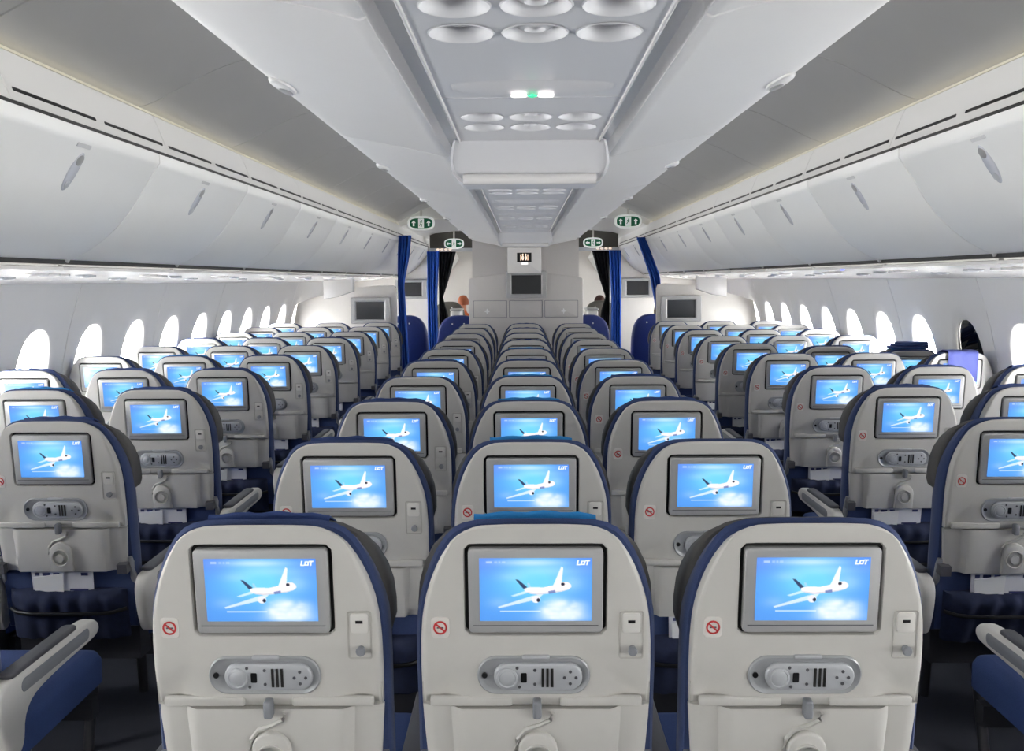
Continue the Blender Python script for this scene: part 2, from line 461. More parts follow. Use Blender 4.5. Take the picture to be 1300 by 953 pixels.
SIDE = {-1: 'left', 1: 'right'}
for s in (-1, 1):
    B = bin_meshes(s); sd = SIDE[s]
    for i, y in enumerate(BIN_Y):
        if y < 1.0 or y > 12.0: continue
        n = round((9.752 - y) / BIN)          # rows counted back from the curtain
        if n >= 1:
            lab = 'white curved overhead bin above the %s window seats, %s bin back from the blue curtain' % (sd, ORD[n])
            plab = 'glossy service panel under the %s bins, %s panel back from the blue curtain' % (sd, ORD[n])
            vlab = 'white slotted trim strip above the %s bins, %s piece back from the blue curtain' % (sd, ORD[n])
        else:
            lab = 'white overhead bin past the blue curtain on the %s, %s beyond it' % (sd, ORD[1 - n])
            plab = 'service panel past the blue curtain on the %s, %s beyond it' % (sd, ORD[1 - n])
            vlab = 'slotted trim strip past the blue curtain on the %s, %s piece beyond it' % (sd, ORD[1 - n])
        t = thing('overhead_bin', lab, 'overhead bin', (0, y, 0), 'side overhead bins')
        obj('bucket', B['bucket'], t); d = obj('door', B['door'], t)
        la = obj('latch', B['latch'], t); obj('latch_cup', B['cup'], la); obj('latch_button', B['button'], la)
        obj('row_placard', B['placard'], t); obj('shadow_gap', B['gap'], t); obj('lower_gap', B['shadow_gap'], t)
        v = thing('valance_strip', vlab, 'trim strip', (0, y + CJ, 0), 'valance strips above the side bins')
        obj('valance_panel', B['valance'], v)
        for m_ in B['slots']: obj('vent_slot', m_, v)
        obj('cove_strip', B['cove'], v)
        p = thing('service_panel', plab, 'service panel', (0, y, 0), 'service panels under the side bins')
        obj('panel', B['psu'], p)
        for m_ in B['cups']: obj('reading_light', m_, p)
        if s > 0 and i == 9:
            mb = MB(); mb.plate(ellip(.012, .012, n=12), -.004, .004, .001, lambda u, w, vv: (1.80 + u, .62 + vv, 1.628 + w))
            obj('call_light', mb.mesh('call_light', 'lit_blue', 0), p)
    # behind the camera and beyond the forward cabin the same line goes on as plain structure
    for j, (a, b) in enumerate(((Y0, BIN_Y[6]), (BIN_Y[17], Y1))):
        prof = [(1.478, 2.236), (1.40, 2.08)] + BINC + [(1.775, 1.66), (1.80, 1.63), (2.40, 1.596), (2.54, 1.575)]
        mb = MB(); mb.loft([[(s * x, y, z) for x, z in prof] for y in (a, b)], False, False, closed=False)
        struct('trim_%d' % (3 + j + (2 if s > 0 else 0)), mb.mesh('bin_line', 'bin', 40))
    # valance piece between the plain structure and the first strip
    # cove lamp: dim warm strip washing the ceiling edge
    ld = bpy.data.lights.new('cove_lamp', 'AREA'); ld.shape = 'RECTANGLE'; ld.size = .02; ld.size_y = 12.0
    ld.energy = 1.0; ld.color = (1.0, .90, .66)
    lo = bpy.data.objects.new('cove_lamp', ld); COL.objects.link(lo)
    lo.location = (s * 1.50, 5.0, 2.242); lo.rotation_euler = (0, PI - s * .35, 0)

for s in (-1, 1):
    # hidden lamps added beside the centre bins to brighten the ceiling and valance
    ld = bpy.data.lights.new('added_ceiling_wash', 'AREA'); ld.shape = 'RECTANGLE'; ld.size = .03; ld.size_y = 11.0
    ld.energy = 9.0; ld.color = (1.0, .98, .95)
    lo = bpy.data.objects.new('added_ceiling_wash', ld); COL.objects.link(lo)
    lo.location = (s * .60, 4.0, 2.13); lo.rotation_euler = (0, PI + s * .5, 0)

# ================================================================== CENTRE BINS AND CENTRE SERVICE PANELS
CBIN = 1.40
CP = [(.184, 1.986), (.232, 1.982), (.240, 1.952), (.25, 1.948), (.32, 1.967), (.469, 1.997), (.552, 2.014), (.575, 2.030), (.572, 2.06), (.560, 2.12), (.565, 2.30), (.60, 2.49)]
CPs = [CP[0], CP[1], CP[2]] + [(p[0], p[1]) for p in catmull([(a, b, 0) for a, b in CP[3:]], 3)]
CB_Y = [-0.13 + CBIN * k for k in range(0, 8)]
for s in (-1, 1):
    e = .005
    def row(y, dz): return [(s * x, y, z + dz * (1 if x < .57 else 0)) for x, z in CPs]
    mb = MB(); mb.loft([row(0, .010), row(e, .001), row(2 * e, 0), row(CBIN - 2 * e, 0), row(CBIN - e, .001), row(CBIN, .010)], False, False, closed=False)
    dm = mb.mesh('centre_door', 'bin_centre', 40)
    def T(u, w, v): return (s * (.548 + v + .0 * w), CBIN / 2 + u, 2.012 + .22 * v + w)
    mb = MB(); mb.plate(ellip(.075, .024, n=24), -.006, .006, .004, T); lm = mb.mesh('latch', 'bin_centre', 40)
    mb = MB(); mb.plate(ellip(.03, .014, .035, .002, n=18), -.0085, -.004, .001, T); lc = mb.mesh('latch_cup', 'latch_cup', 40)
    for i, y in enumerate(CB_Y):
        if y > 9.6: continue
        last = i == 6
        n = 7 - i
        t = thing('centre_overhead_bin', 'white centre overhead bin, %s aisle side, %s back from the bulkhead cabinet' % (SIDE[s], ORD[n]),
                  'overhead bin', (0, y, 0), 'centre overhead bins')
        obj('door', dm, t); la = obj('latch', lm, t); obj('latch_cup', lc, la)
    mb = MB(); mb.loft([[(s * x, y, z) for x, z in CPs] for y in (Y0, CB_Y[0])], False, False, closed=False)
    struct('trim_%d' % (7 if s < 0 else 8), mb.mesh('bin_line', 'bin_centre', 40))
mb = MB(); mb.box(-.60, .60, Y0, 9.67, 2.49, 2.52); struct('trim_9', mb.mesh('bin_rail', 'dado', 0))
mb = MB(); mb.box(-.2, .2, Y0, 9.67, 1.985, 2.0); struct('trim_10', mb.mesh('centre_channel', 'service', 0))

def cup(xx, yy, r, kind):
    mb = MB(); z = 1.940
    pr = [(r * 1.05, -.0008), (r * 1.01, -.0022), (r * .965, .0005), (r * .93, .006), (r * .84, .016), (r * .66, .022)]
    pr += [(r * .45, .023), (r * .40, .014), (r * .22, .012)] if kind == 'light' else [(r * .60, .021), (r * .55, .008), (r * .34, .004), (r * .30, .010), (r * .12, .009)]
    mb.loft([[(xx + rr * math.cos(k * PI / 14), yy + rr * math.sin(k * PI / 14), z + dz) for k in range(28)] for rr, dz in pr], False, True)
    return mb.mesh('cup', 'service', 35)
CUX, CUY, CUR = (-.108, 0, .108), (-.190, -.062), .047
mb = MB(); HL = PITCH / 2
for yy in CUY:
    for xx in CUX:
        rect = [(.054, .064), (-.054, .064), (-.054, -.064), (.054, -.064)]
        an = sorted([2 * PI * k / 32 - PI for k in range(32)] + [math.atan2(q, p) for p, q in rect])
        mb.loft([[(xx + CUR * math.cos(a), yy + CUR * math.sin(a), 1.940) for a in an], [(xx + p, yy + q, 1.940) for p, q in [ray_poly((0, 0), a, rect) for a in an]]], False, False)
for (x0, x1, y0, y1) in ((-.162, .162, -HL + .004, -.254), (-.162, .162, .002, HL - .004), (-.181, -.162, -HL + .004, HL - .004), (.162, .181, -HL + .004, HL - .004)):
    mb.add([(x0, y0, 1.94), (x1, y0, 1.94), (x1, y1, 1.94), (x0, y1, 1.94)], [(0, 1, 2, 3)])
for y0, y1 in ((-HL, -HL + .004), (HL - .004, HL)):
    za, zb = (1.948, 1.94) if y0 < 0 else (1.94, 1.948)
    mb.add([(-.181, y0, za), (.181, y0, za), (.181, y1, zb), (-.181, y1, zb)], [(0, 1, 2, 3)])
for x in (-.181, .181):
    mb.add([(x, -HL, 1.94), (x, HL, 1.94), (x, HL, 1.985), (x, -HL, 1.985)], [(0, 1, 2, 3)])
PAN = mb.mesh('panel', 'service', 30, recalc=False)
EDGE = [MB().tube([(x, -HL, 1.9395), (x, HL, 1.9395)], .0035, 8).mesh('edge', 'gloss_white', 60) for x in (-.181, .181)]  # white tubes painting a highlight along the panel's side edges
CUPS = [('reading_light' if abs(x) > .02 else 'air_vent', cup(x, y, CUR, 'light' if abs(x) > .02 else 'vent')) for y in CUY for x in CUX]
# curved sign bar, bulging below the panel
mb = MB(); rings = []
for k in range(17):
    u = -.15 + .30 * k / 16; b = math.sqrt(max(0.02, 1 - (u / .152) ** 2))
    rings.append([(u, .30 + q * .055 * (.35 + .65 * b), 1.938 - .016 * b * (1 - q * q) + .002) for q in [x / 6 - 1 for x in range(13)]])
mb.loft(rings, False, False, closed=False); BARM = mb.mesh('sign_bar', 'service', 60)
def flat(poly, z, m, name): mb = MB(); mb.plate(poly, 0, .003, .0008, lambda u, w, v: (u, v, z + w)); return mb.mesh(name, m, 0)
SIGL = flat(rrect(.030, .022, .008, -.025, .286), 1.9195, 'lit_white', 'sign'); SIGR = flat(rrect(.030, .022, .008, .025, .286), 1.9195, 'lit_white', 'sign')
SIGG = flat([(0, .273), (.009, .286), (0, .299), (-.009, .286)], 1.9190, 'lit_green', 'sign')
allp = [1.37 + PITCH * k for k in range(-1, 11)]      # centres of the panel modules
for i, yc in enumerate(allp):
    n = len(allp) - i
    t = thing('centre_service_panel', 'grey centre ceiling panel of reading lights and air vents, %s back from the lavatory sign' % ORD[n],
              'service panel', (0, yc, 0), 'centre service panels')
    obj('panel', PAN, t)
    for m_ in EDGE: obj('edge_highlight', m_, t)
    for nm, m_ in CUPS: obj(nm, m_, t)
    b = obj('sign_bar', BARM, t)
    if i in (1,):
        obj('lit_sign', SIGL, b); obj('lit_sign', SIGR, b); obj('lit_sign', SIGG, b)
# drop-down housings
def housing(y, label):
    t = thing('ceiling_housing', label, 'housing', (0, y, 0), 'housings under the centre bins')
    out = [(-.196, 1.942), (-.204, 1.915), (-.208, 1.885), (-.203, 1.862), (-.186, 1.842), (-.172, 1.836)]
    out = out + [(-x, z) for x, z in reversed(out)]
    mb = MB()
    def ringat(y_, k): return [(x * (1 if k == 0 else 1 - k * .06), y_, z + k * .01) for x, z in out]
    mb.loft([ringat(.012, .5), ringat(0.0, 0), ringat(.02, 0), ringat(.16, 0), ringat(.17, .5)])
    # slant: upper edge nearer the camera
    V = [(x, yy - .05 * (z - 1.85) / .09 * (1 if yy < .05 else 0), z) for x, yy, z in mb.v]
    obj('housing_body', mesh('housing', V, mb.f, 'service', 35), t)
    mb = MB(); mb.tube([(-.175, .0, 1.846), (.175, .0, 1.846)], .014, 14); obj('roller_edge', mb.mesh('roller', 'gloss_white', 50), t)
housing(2.34, 'large hinged housing hanging below the centre bins over the middle seats')
housing(6.68, 'far hinged housing under the centre bins near the lavatory sign')

# ================================================================== FORWARD BULKHEADS
# lavatory sign box
t = thing('lavatory_sign', 'white box with lit lavatory sign under the centre bins', 'sign', (0, 9.45, 0))
mb = MB(); mb.plate(rrect(.36, .275, .008, 0, 1.7915), 0, .17, .006, XYZ); obj('box', mb.mesh('box', 'gloss_white', 40), t)
mb = MB(); mb.plate(rrect(.155, .10, .004, -.002, 1.822), -.004, .004, .001, XYZ); pl = obj('display', mb.mesh('display', 'black', 0), t)
for dx in (-.018, .014):
    mb = MB(); mb.plate(ellip(.011, .026, dx, 1.817, n=14), -.007, -.003, .0006, XYZ)
    obj('figure_symbol', mb.mesh('fig', 'lit_amber', 0), pl)
    mb = MB(); mb.plate(ellip(.008, .008, dx, 1.853, n=12), -.007, -.003, .0006, XYZ)
    obj('figure_head', mb.mesh('fig', 'lit_amber', 0), pl)
for dx in (-.04, .036):
    mb = MB(); mb.plate(rrect(.006, .066, .002, dx, 1.822), -.007, -.003, .0006, XYZ); obj('bracket_symbol', mb.mesh('fig', 'lit_amber', 0), pl)
mb = MB(); mb.plate(rrect(.07, .018, .004, 0, 1.755), -.004, .002, .001, XYZ); obj('lit_bar', mb.mesh('bar', 'lit_white', 0), t)

# monument (bulkhead cabinet)
MY = 9.70
t = thing('bulkhead_cabinet', 'grey bulkhead cabinet with screen and cupboard doors ahead of the middle seats', 'cabinet', (0, MY, 0))
tp = [(-.60, 1.600), (-.40, 1.630), (-.22, 1.652), (0, 1.66), (.25, 1.652), (.43, 1.630), (.63, 1.600)]
poly = [(-.615, 0), (.645, 0), (.645, 1.585)] + list(reversed(tp)) + [(-.615, 1.585)]
mb = MB(); mb.plate(poly, 0, .5, .006, XYZ); obj('body', mb.mesh('body', 'monument', 40), t)
mb = MB(); mb.box(-.575, .60, .03, .5, 1.55, 2.30); obj('upper_panel', mb.mesh('upper', 'monument', 0), t)
for j, (a, b) in enumerate(((-.56, -.20), (-.165, .19), (.225, .585))):
    mb = MB(); mb.plate(rrect(b - a, .178, .006, (a + b) / 2, 1.262), -.008, .004, .003, XYZ); d = obj('cupboard_door', mb.mesh('door', 'monument', 40), t)
    mb = MB(); mb.plate(rrect(b - a + .012, .19, .006, (a + b) / 2, 1.262), -.001, .004, .0005, XYZ); obj('door_gap', mb.mesh('gap', 'mid_plastic', 0), t)
    if j != 1:
        cx = -.415 if j == 0 else .43
        mb = MB(); mb.plate(ellip(.03, .007, cx, 1.235, n=16), -.016, -.006, .002, XYZ); mb.plate(ellip(.008, .03, cx, 1.238, n=16), -.018, -.006, .002, XYZ)
        obj('door_latch', mb.mesh('latch', 'white', 40), d)
for a in (-.182, .207):
    mb = MB(); mb.plate(rrect(.018, .20, .004, a, 1.262), -.012, .002, .003, XYZ); obj('rib', mb.mesh('rib', 'monument', 40), t)
def monitor(label, x, y, z, w, h, sw, sh, thick=.06):
    t = thing('bulkhead_monitor', label, 'monitor', (x, y, z), 'dark monitors on the bulkheads')
    mb = MB(); R = []
    o = rrect(w, h, .015); i_ = rrect(sw + .03, sh + .03, .008); i2 = rrect(sw, sh, .003)
    R = [[(u, 0, v) for u, v in o], [(u * .985, -thick * .7, v * .98) for u, v in o], [(u * .95, -thick, v * .94) for u, v in o], [(u, -thick, v) for u, v in i_], [(u, -thick + .012, v) for u, v in i2]]
    mb.loft(R, True, False); obj('frame', mb.mesh('frame', 'bezel', 35), t)
    mb = MB(); mb.plate(rrect(sw + .004, sh + .004, .003), -thick + .012, -.004, .001, XYZ); obj('screen', mb.mesh('scr', 'screen_off', 0), t)
monitor('dark monitor mounted on the grey bulkhead cabinet below the lavatory sign', .02, MY - .002, 1.530, .45, .30, .325, .205)

# side partitions with monitors
for s in (-1, 1):
    sd = SIDE[s]; py = 10.02; xi = 1.46 if s < 0 else 1.50
    poly = [(xi, 0), (2.44, 0), (2.60, .25), (2.68, .6), (2.69, .9), (2.60, 1.33), (2.43, 1.39), (1.95, 1.505), (1.62, 1.532), (xi + .05, 1.530), (xi + .012, 1.515), (xi, 1.48)]
    poly = [(s * x, z) for x, z in poly]
    mb = MB(); mb.plate(poly, 0, .04, .006, XYZ)
    o = obj('side_partition', mb.mesh('partition', 'partition', 40), None, (0, py, 0))
    tag(o, 'pale partition panel ahead of the %s seat rows carrying a dark monitor' % sd, 'partition')
    monitor('dark monitor on the pale partition ahead of the %s window seats' % sd, s * (1.755 if s < 0 else 1.775), py - .002, 1.245, .46, .30, .32, .20)
    # end fairing below the service panels
    poly = [(1.88, 1.606), (2.19, 1.592), (2.19, 1.388), (2.05, 1.41), (1.88, 1.468)]
    poly = [(s * x, z) for x, z in poly]
    mb = MB(); mb.plate(poly, 0, .16, .006, XYZ)
    o = obj('end_fairing', mb.mesh('fairing', 'gloss_white', 40), None, (0, 9.55, 0))
    tag(o, 'white fairing block under the end of the %s service panels' % sd, 'fairing')
    # second bulkhead further forward, closing the outboard side
    by = 12.93
    poly = [(1.40, 0), (2.5, 0), (2.7, .7), (2.55, 1.56), (1.76, 1.64), (1.56, 1.78), (1.42, 1.97), (1.40, 2.05)]
    poly = [(s * x, z) for x, z in poly]
    mb = MB(); mb.plate(poly, 0, .05, .004, XYZ)
    o = obj('forward_partition', mb.mesh('fpart', 'partition', 40), None, (0, by, 0))
    tag(o, 'far pale bulkhead beyond the blue curtain on the %s' % sd, 'partition')
    monitor('dark monitor on the far bulkhead beyond the %s blue curtain' % sd, s * 1.66, by - .002, 1.455, .47, .29, .32, .20, .05)
    # doorway header with small lamps
    t = thing('doorway_header', 'silver doorway header with small lamps across the %s aisle' % sd, 'header', (0, 12.8, 0))
    mb = MB(); mb.box(min(s * .62, s * 1.38), max(s * .62, s * 1.38), 0, .12, 2.00, 2.05); obj('rail', mb.mesh('rail', 'silver', 0), t)
    mb = MB(); mb.box(min(s * .62, s * 1.38), max(s * .62, s * 1.38), .12, .2, 2.03, 2.30); obj('dark_recess', mb.mesh('rec', 'seat_grey', 0), t)
    for k in range(4):
        mb = MB(); mb.plate(ellip(.02, .012, s * (1.25 - .06 * k), 2.03, n=12), -.006, .002, .001, XYZ); obj('lamp', mb.mesh('lamp', 'lit_amber', 0), t)

# exit signs
def exit_sign(x, y, z, w, label, side_arrows):
    t = thing('exit_sign', label, 'sign', (x, y, z), 'green exit signs')
    h = w * .52
    mb = MB(); mb.plate(ellip(w / 2, h / 2, n=40, p=2.9), 0, .03, .006, XYZ); obj('surround', mb.mesh('sur', 'sign_white', 40), t)
    mb = MB(); mb.plate(ellip(w * .43, h * .36, n=40, p=3.2), -.004, .004, .001, XYZ); f = obj('green_face', mb.mesh('face', 'sign_green', 0), t)
    mb = MB(); mb.plate(rrect(w * .21, h * .66, .004), -.007, -.003, .0006, XYZ); obj('symbol_panel', mb.mesh('sym', 'sign_white', 0), f)
    # running figure: head, trunk, limbs in green on the white panel
    mb = MB(); k = h * .62
    mb.plate(ellip(.07 * k, .07 * k, .05 * k, .33 * k, n=10), -.009, -.006, .0004, XYZ)
    for P in (((.02, .24), (-.04, -.02)), ((-.04, -.02), (.10, -.16)), ((.10, -.16), (.06, -.40)), ((-.04, -.02), (-.12, -.22)), ((-.12, -.22), (-.22, -.30)), ((.02, .2), (.16, .06)), ((.02, .2), (-.15, .08))):
        (a, b), (c, d) = P; dv = Vector((c - a, d - b)).normalized(); nx, ny = -dv.y * .035, dv.x * .035
        mb.plate([((a + nx) * k, (b + ny) * k), ((a - nx) * k, (b - ny) * k), ((c - nx) * k, (d - ny) * k), ((c + nx) * k, (d + ny) * k)], -.009, -.006, .0003, XYZ)
    obj('running_figure', mb.mesh('run', 'sign_green', 0), f)
    for sx in (-1, 1):
        cx = sx * w * .28; a = h * .2
        if side_arrows: A = [(sx * a, 0), (sx * .1 * a, a * .8), (sx * .1 * a, a * .3), (-sx * a, a * .3), (-sx * a, -a * .3), (sx * .1 * a, -a * .3), (sx * .1 * a, -a * .8)]
        else: A = [(0, a), (a * .8, .1 * a), (a * .3, .1 * a), (a * .3, -a), (-a * .3, -a), (-a * .3, .1 * a), (-a * .8, .1 * a)]
        mb = MB(); mb.plate([(cx + p, q) for p, q in A], -.007, -.003, .0004, XYZ); obj('arrow', mb.mesh('arrow', 'sign_white', 0), f)
    mb = MB(); mb.box(-.012, .012, .008, .024, h * .45, 2.40 - z if y < 11.4 else 2.30 - z); obj('hanger', mb.mesh('hang', 'light_plastic', 0), t)
exit_sign(-1.195, 10.25, 2.245, .31, 'green exit sign with up arrows over the left aisle before the curtain', False)
exit_sign(1.205, 10.25, 2.25, .31, 'green exit sign with up arrows over the right aisle before the curtain', False)
exit_sign(-1.01, 12.75, 2.112, .285, 'smaller green exit sign with sideways arrows over the left doorway header', True)
exit_sign(1.00, 12.75, 2.112, .285, 'smaller green exit sign with sideways arrows over the right doorway header', True)

# curtains
def curtain(label, y, keys, m, waves=5, amp=.02, name='curtain'):
    """keys: (z, x_left, x_right) from top to bottom"""
    mb = MB(); n = 60; rings = []
    zs = [keys[0][0] + (keys[-1][0] - keys[0][0]) * k / 30 for k in range(31)]
    tb = sorted(keys)
    front, back = [], []
    for z in zs:
        a = lerp_tab([(k[0], k[1]) for k in tb], z); b = lerp_tab([(k[0], k[2]) for k in tb], z)
        ww = abs(b - a); aa = amp * (.6 + .6 * min(1, .17 / max(ww, .05)))
        row = [(a + (b - a) * i / n, aa * math.sin(2 * PI * waves * i / n + 1.5 * z) + .3 * aa * math.sin(2 * PI * 2.3 * waves * i / n), z) for i in range(n + 1)]
        rings.append(row + [(p[0], p[1] + .006, p[2]) for p in reversed(row)])
    mb.loft(rings)
    o = obj(name, mb.mesh('curtain', m, 60), None, (0, y, 0)); return tag(o, label, 'curtain')
curtain('gathered bright blue curtain hanging beside the left partition', 9.72, [(2.08, -1.385, -1.245), (1.85, -1.40, -1.27), (1.55, -1.405, -1.335), (1.2, -1.40, -1.315), (0, -1.40, -1.27)], 'curtain', 4)
curtain('bright blue curtain drawn back behind the right partition', 10.12, [(2.06, 1.285, 1.386), (1.62, 1.44, 1.56), (1.2, 1.52, 1.60), (0, 1.52, 1.60)], 'curtain', 4)
for s in (-1, 1):
    sd = SIDE[s]
    f = lambda a, b: (min(s * a, s * b), max(s * a, s * b))
    curtain('blue curtain folded against the far doorway on the %s' % sd, 12.70, [(2.0, *f(1.225, 1.40)), (1.3, *f(1.26, 1.40)), (0, *f(1.24, 1.40))], 'curtain', 4)
    curtain('black curtain tied back in the far doorway on the %s' % sd, 12.86, [(2.0, *f(.99, 1.25)), (1.6, *f(1.10, 1.25)), (1.33, *f(1.19, 1.25)), (1.1, *f(1.12, 1.25)), (0, *f(1.08, 1.25))], 'curtain_black', 5)
curtain('narrow blue curtain strip at the edge of the bulkhead cabinet', 12.74, [(2.0, .625, .70), (0, .625, .70)], 'curtain', 3)

# ================================================================== THE PICTURE ON THE SEAT SCREENS
def in_poly(X, Y, P):
    c = np.zeros(X.shape, bool); n = len(P)
    for i in range(n):
        x0, y0 = P[i]; x1, y1 = P[i - 1]
        cond = ((y0 > Y) != (y1 > Y)) & (X < (x1 - x0) * (Y - y0) / (y1 - y0 + 1e-12) + x0)
        c ^= cond
    return c
def picture(nx, ny):
    ss = 3
    xs = (np.arange(nx * ss) + .5) / (nx * ss) * 537; ys = (np.arange(ny * ss) + .5) / (ny * ss) * 303
    X, Y = np.meshgrid(xs, ys)                       # Y runs down
    def gau(cx, cy, a, b): return np.exp(-((X - cx) / a) ** 2 - ((Y - cy) / b) ** 2)
    img = np.zeros(X.shape + (3,))
    edge = np.array([.33, .60, .93]); mid = np.array([.45, .83, .98])
    k = np.clip(gau(265, 110, 190, 120) * 1.1, 0, 1)[..., None]
    img[:] = edge * (1 - k) + mid * k
    def mixin(m, c):
        img[:] = img * (1 - m[..., None]) + np.array(c) * m[..., None]
    mixin(gau(20, 20, 120, 60) * .35, (.45, .50, .95)); mixin(gau(520, 20, 90, 60) * .3, (.40, .50, .95))
    for cx, cy, a, b, s_ in ((250, 22, 150, 16, .6), (330, 60, 170, 22, .25), (150, 90, 70, 22, .22), (90, 215, 55, 26, .22), (440, 120, 60, 40, .3),
                             (370, 225, 60, 34, .85), (430, 265, 75, 35, .8), (330, 255, 50, 26, .75), (390, 285, 110, 22, .75), (470, 230, 45, 28, .45)):
        mixin(np.clip(gau(cx, cy, a, b) * s_, 0, 1), (.95, .98, 1.0))
    rs = np.random.RandomState(3)
    for _ in range(60):
        mixin(gau(rs.uniform(300, 480), rs.uniform(205, 295), rs.uniform(8, 22), rs.uniform(5, 12)) * rs.uniform(.05, .3), (1, 1, 1))
    P = lambda pts: in_poly(X, Y, [(a - 333, b - 322) for a, b in pts]).astype(float)
    mixin(P([(420, 556), (585, 503), (640, 493), (612, 520), (425, 563)]) * .75, (.97, .97, 1))
    mixin(P([(482, 503), (548, 480), (568, 488), (498, 507)]) * .7, (.95, .97, 1))
    mixin(P([(684, 455), (724, 362), (733, 368), (726, 440)]) * .92, (.98, .98, 1))
    mixin(P([(546, 468), (575, 461), (640, 462), (690, 451), (730, 437), (755, 437), (770, 449), (772, 461), (758, 473), (726, 483), (660, 493), (612, 498), (575, 493), (550, 482)]), (.97, .95, .95))
    mixin(P([(550, 482), (610, 490), (726, 478), (760, 470), (726, 483), (660, 493), (612, 498), (575, 493)]) * .7, (.82, .82, .86))
    mixin(P([(505, 424), (520, 426), (562, 462), (544, 470)]), (.20, .26, .40))
    mixin(P([(560, 440), (572, 442), (580, 462), (566, 464)]) * .5, (.8, .85, .95))
    mixin(P([(662, 481), (695, 475), (697, 489), (664, 493)]) * .75, (.35, .42, .68))
    def E(cx, cy, a, b): return ((((X + 333 - cx) / a) ** 2 + ((Y + 322 - cy) / b) ** 2) < 1).astype(float)
    mixin(E(603, 520, 21, 18), (.93, .93, .96)); mixin(E(614, 524, 8, 9), (.12, .14, .22)); mixin(E(731, 447, 9, 7), (.15, .17, .24))
    mixin(P([(430, 574), (625, 574), (625, 581), (430, 581)]) * .55, (1, 1, 1))
    # LOT lettering, top right, slanted
    def letter(quads, ox):
        for q in quads: mixin(P([(ox + a + (357 - b) * .22, b) for a, b in q]), (1, 1, 1))
    letter([[(0, 332), (7, 332), (7, 357), (0, 357)], [(0, 351), (19, 351), (19, 357), (0, 357)]], 795)
    letter([[(0, 334), (22, 334), (22, 340), (0, 340)], [(0, 350), (22, 350), (22, 356), (0, 356)], [(0, 334), (7, 334), (7, 356), (0, 356)], [(15, 334), (22, 334), (22, 356), (15, 356)]], 813)
    letter([[(0, 332), (22, 332), (22, 338), (0, 338)], [(8, 332), (15, 332), (15, 357), (8, 357)]], 833)
    # tiny blurred caption, top left
    for a, w in ((365, 30), (405, 14), (425, 10), (440, 18)):
        mixin(P([(a, 337), (a + w, 337), (a + w, 347), (a, 347)]) * (.45 if a == 365 else .25), (1, 1, 1))
    img = np.clip(img, 0, 1).reshape(ny, ss, nx, ss, 3).mean(axis=(1, 3))
    return np.where(img <= .04045, img / 12.92, ((img + .055) / 1.055) ** 2.4)

def screen_mesh(nx, ny, T):
    im = picture(nx, ny)
    W, H, cx, cv = .200, .1135, 0, -.1145
    V = []; Fc = []; cols = []
    for j in range(ny + 1):
        for i in range(nx + 1):
            V.append(T(cx - W / 2 + W * i / nx, -.0062, cv + H / 2 - H * j / ny))
    for j in range(ny):
        for i in range(nx):
            a = j * (nx + 1) + i; Fc.append((a, a + nx + 1, a + nx + 2, a + 1))
            cols += [tuple(im[j, i]) + (1.0,)]
    me = bpy.data.meshes.new('screen_picture'); me.from_pydata(V, [], Fc); me.materials.append(MATS['screen'])
    at = me.color_attributes.new('picture', 'FLOAT_COLOR', 'CORNER')
    at.data.foreach_set('color', np.repeat(np.array(cols, dtype=np.float32), 4, axis=0).ravel())
    me.update(); return me

# ================================================================== ECONOMY SEATS
ZTOP = 1.151
VS = 1.05                    # the back is a little taller than its outline table
LEAN = 6.0
HALF = [(.0, 0), (.05, 0), (.095, -.0015), (.118, -.007), (.136, -.016), (.151, -.030), (.167, -.054), (.179, -.078), (.189, -.104), (.199, -.138), (.205, -.170), (.208, -.21), (.209, -.27), (.208, -.335)]
def full(half):
    return [(-u, v) for u, v in half] + [(u, v) for u, v in reversed(half) if u > 1e-6]      # from top centre round
def grow(half, d, top, bottom):
    """the half outline made d wider and raised by top, carried straight down to bottom"""
    H = []
    for i, (u, v) in enumerate(half):
        f = smst(0, .2, -v); H.append((u + d * min(1, u / .12), v + top * (1 - f)))
    H.append((H[-1][0], -.45)); H.append((H[-1][0] - .006, bottom))
    return H
def flute(u, v): return .015 * smst(.134, .150, abs(u)) * smst(-.255, -.315, v) - .006 * smst(.178, .2, abs(u)) * smst(-.255, -.315, v)

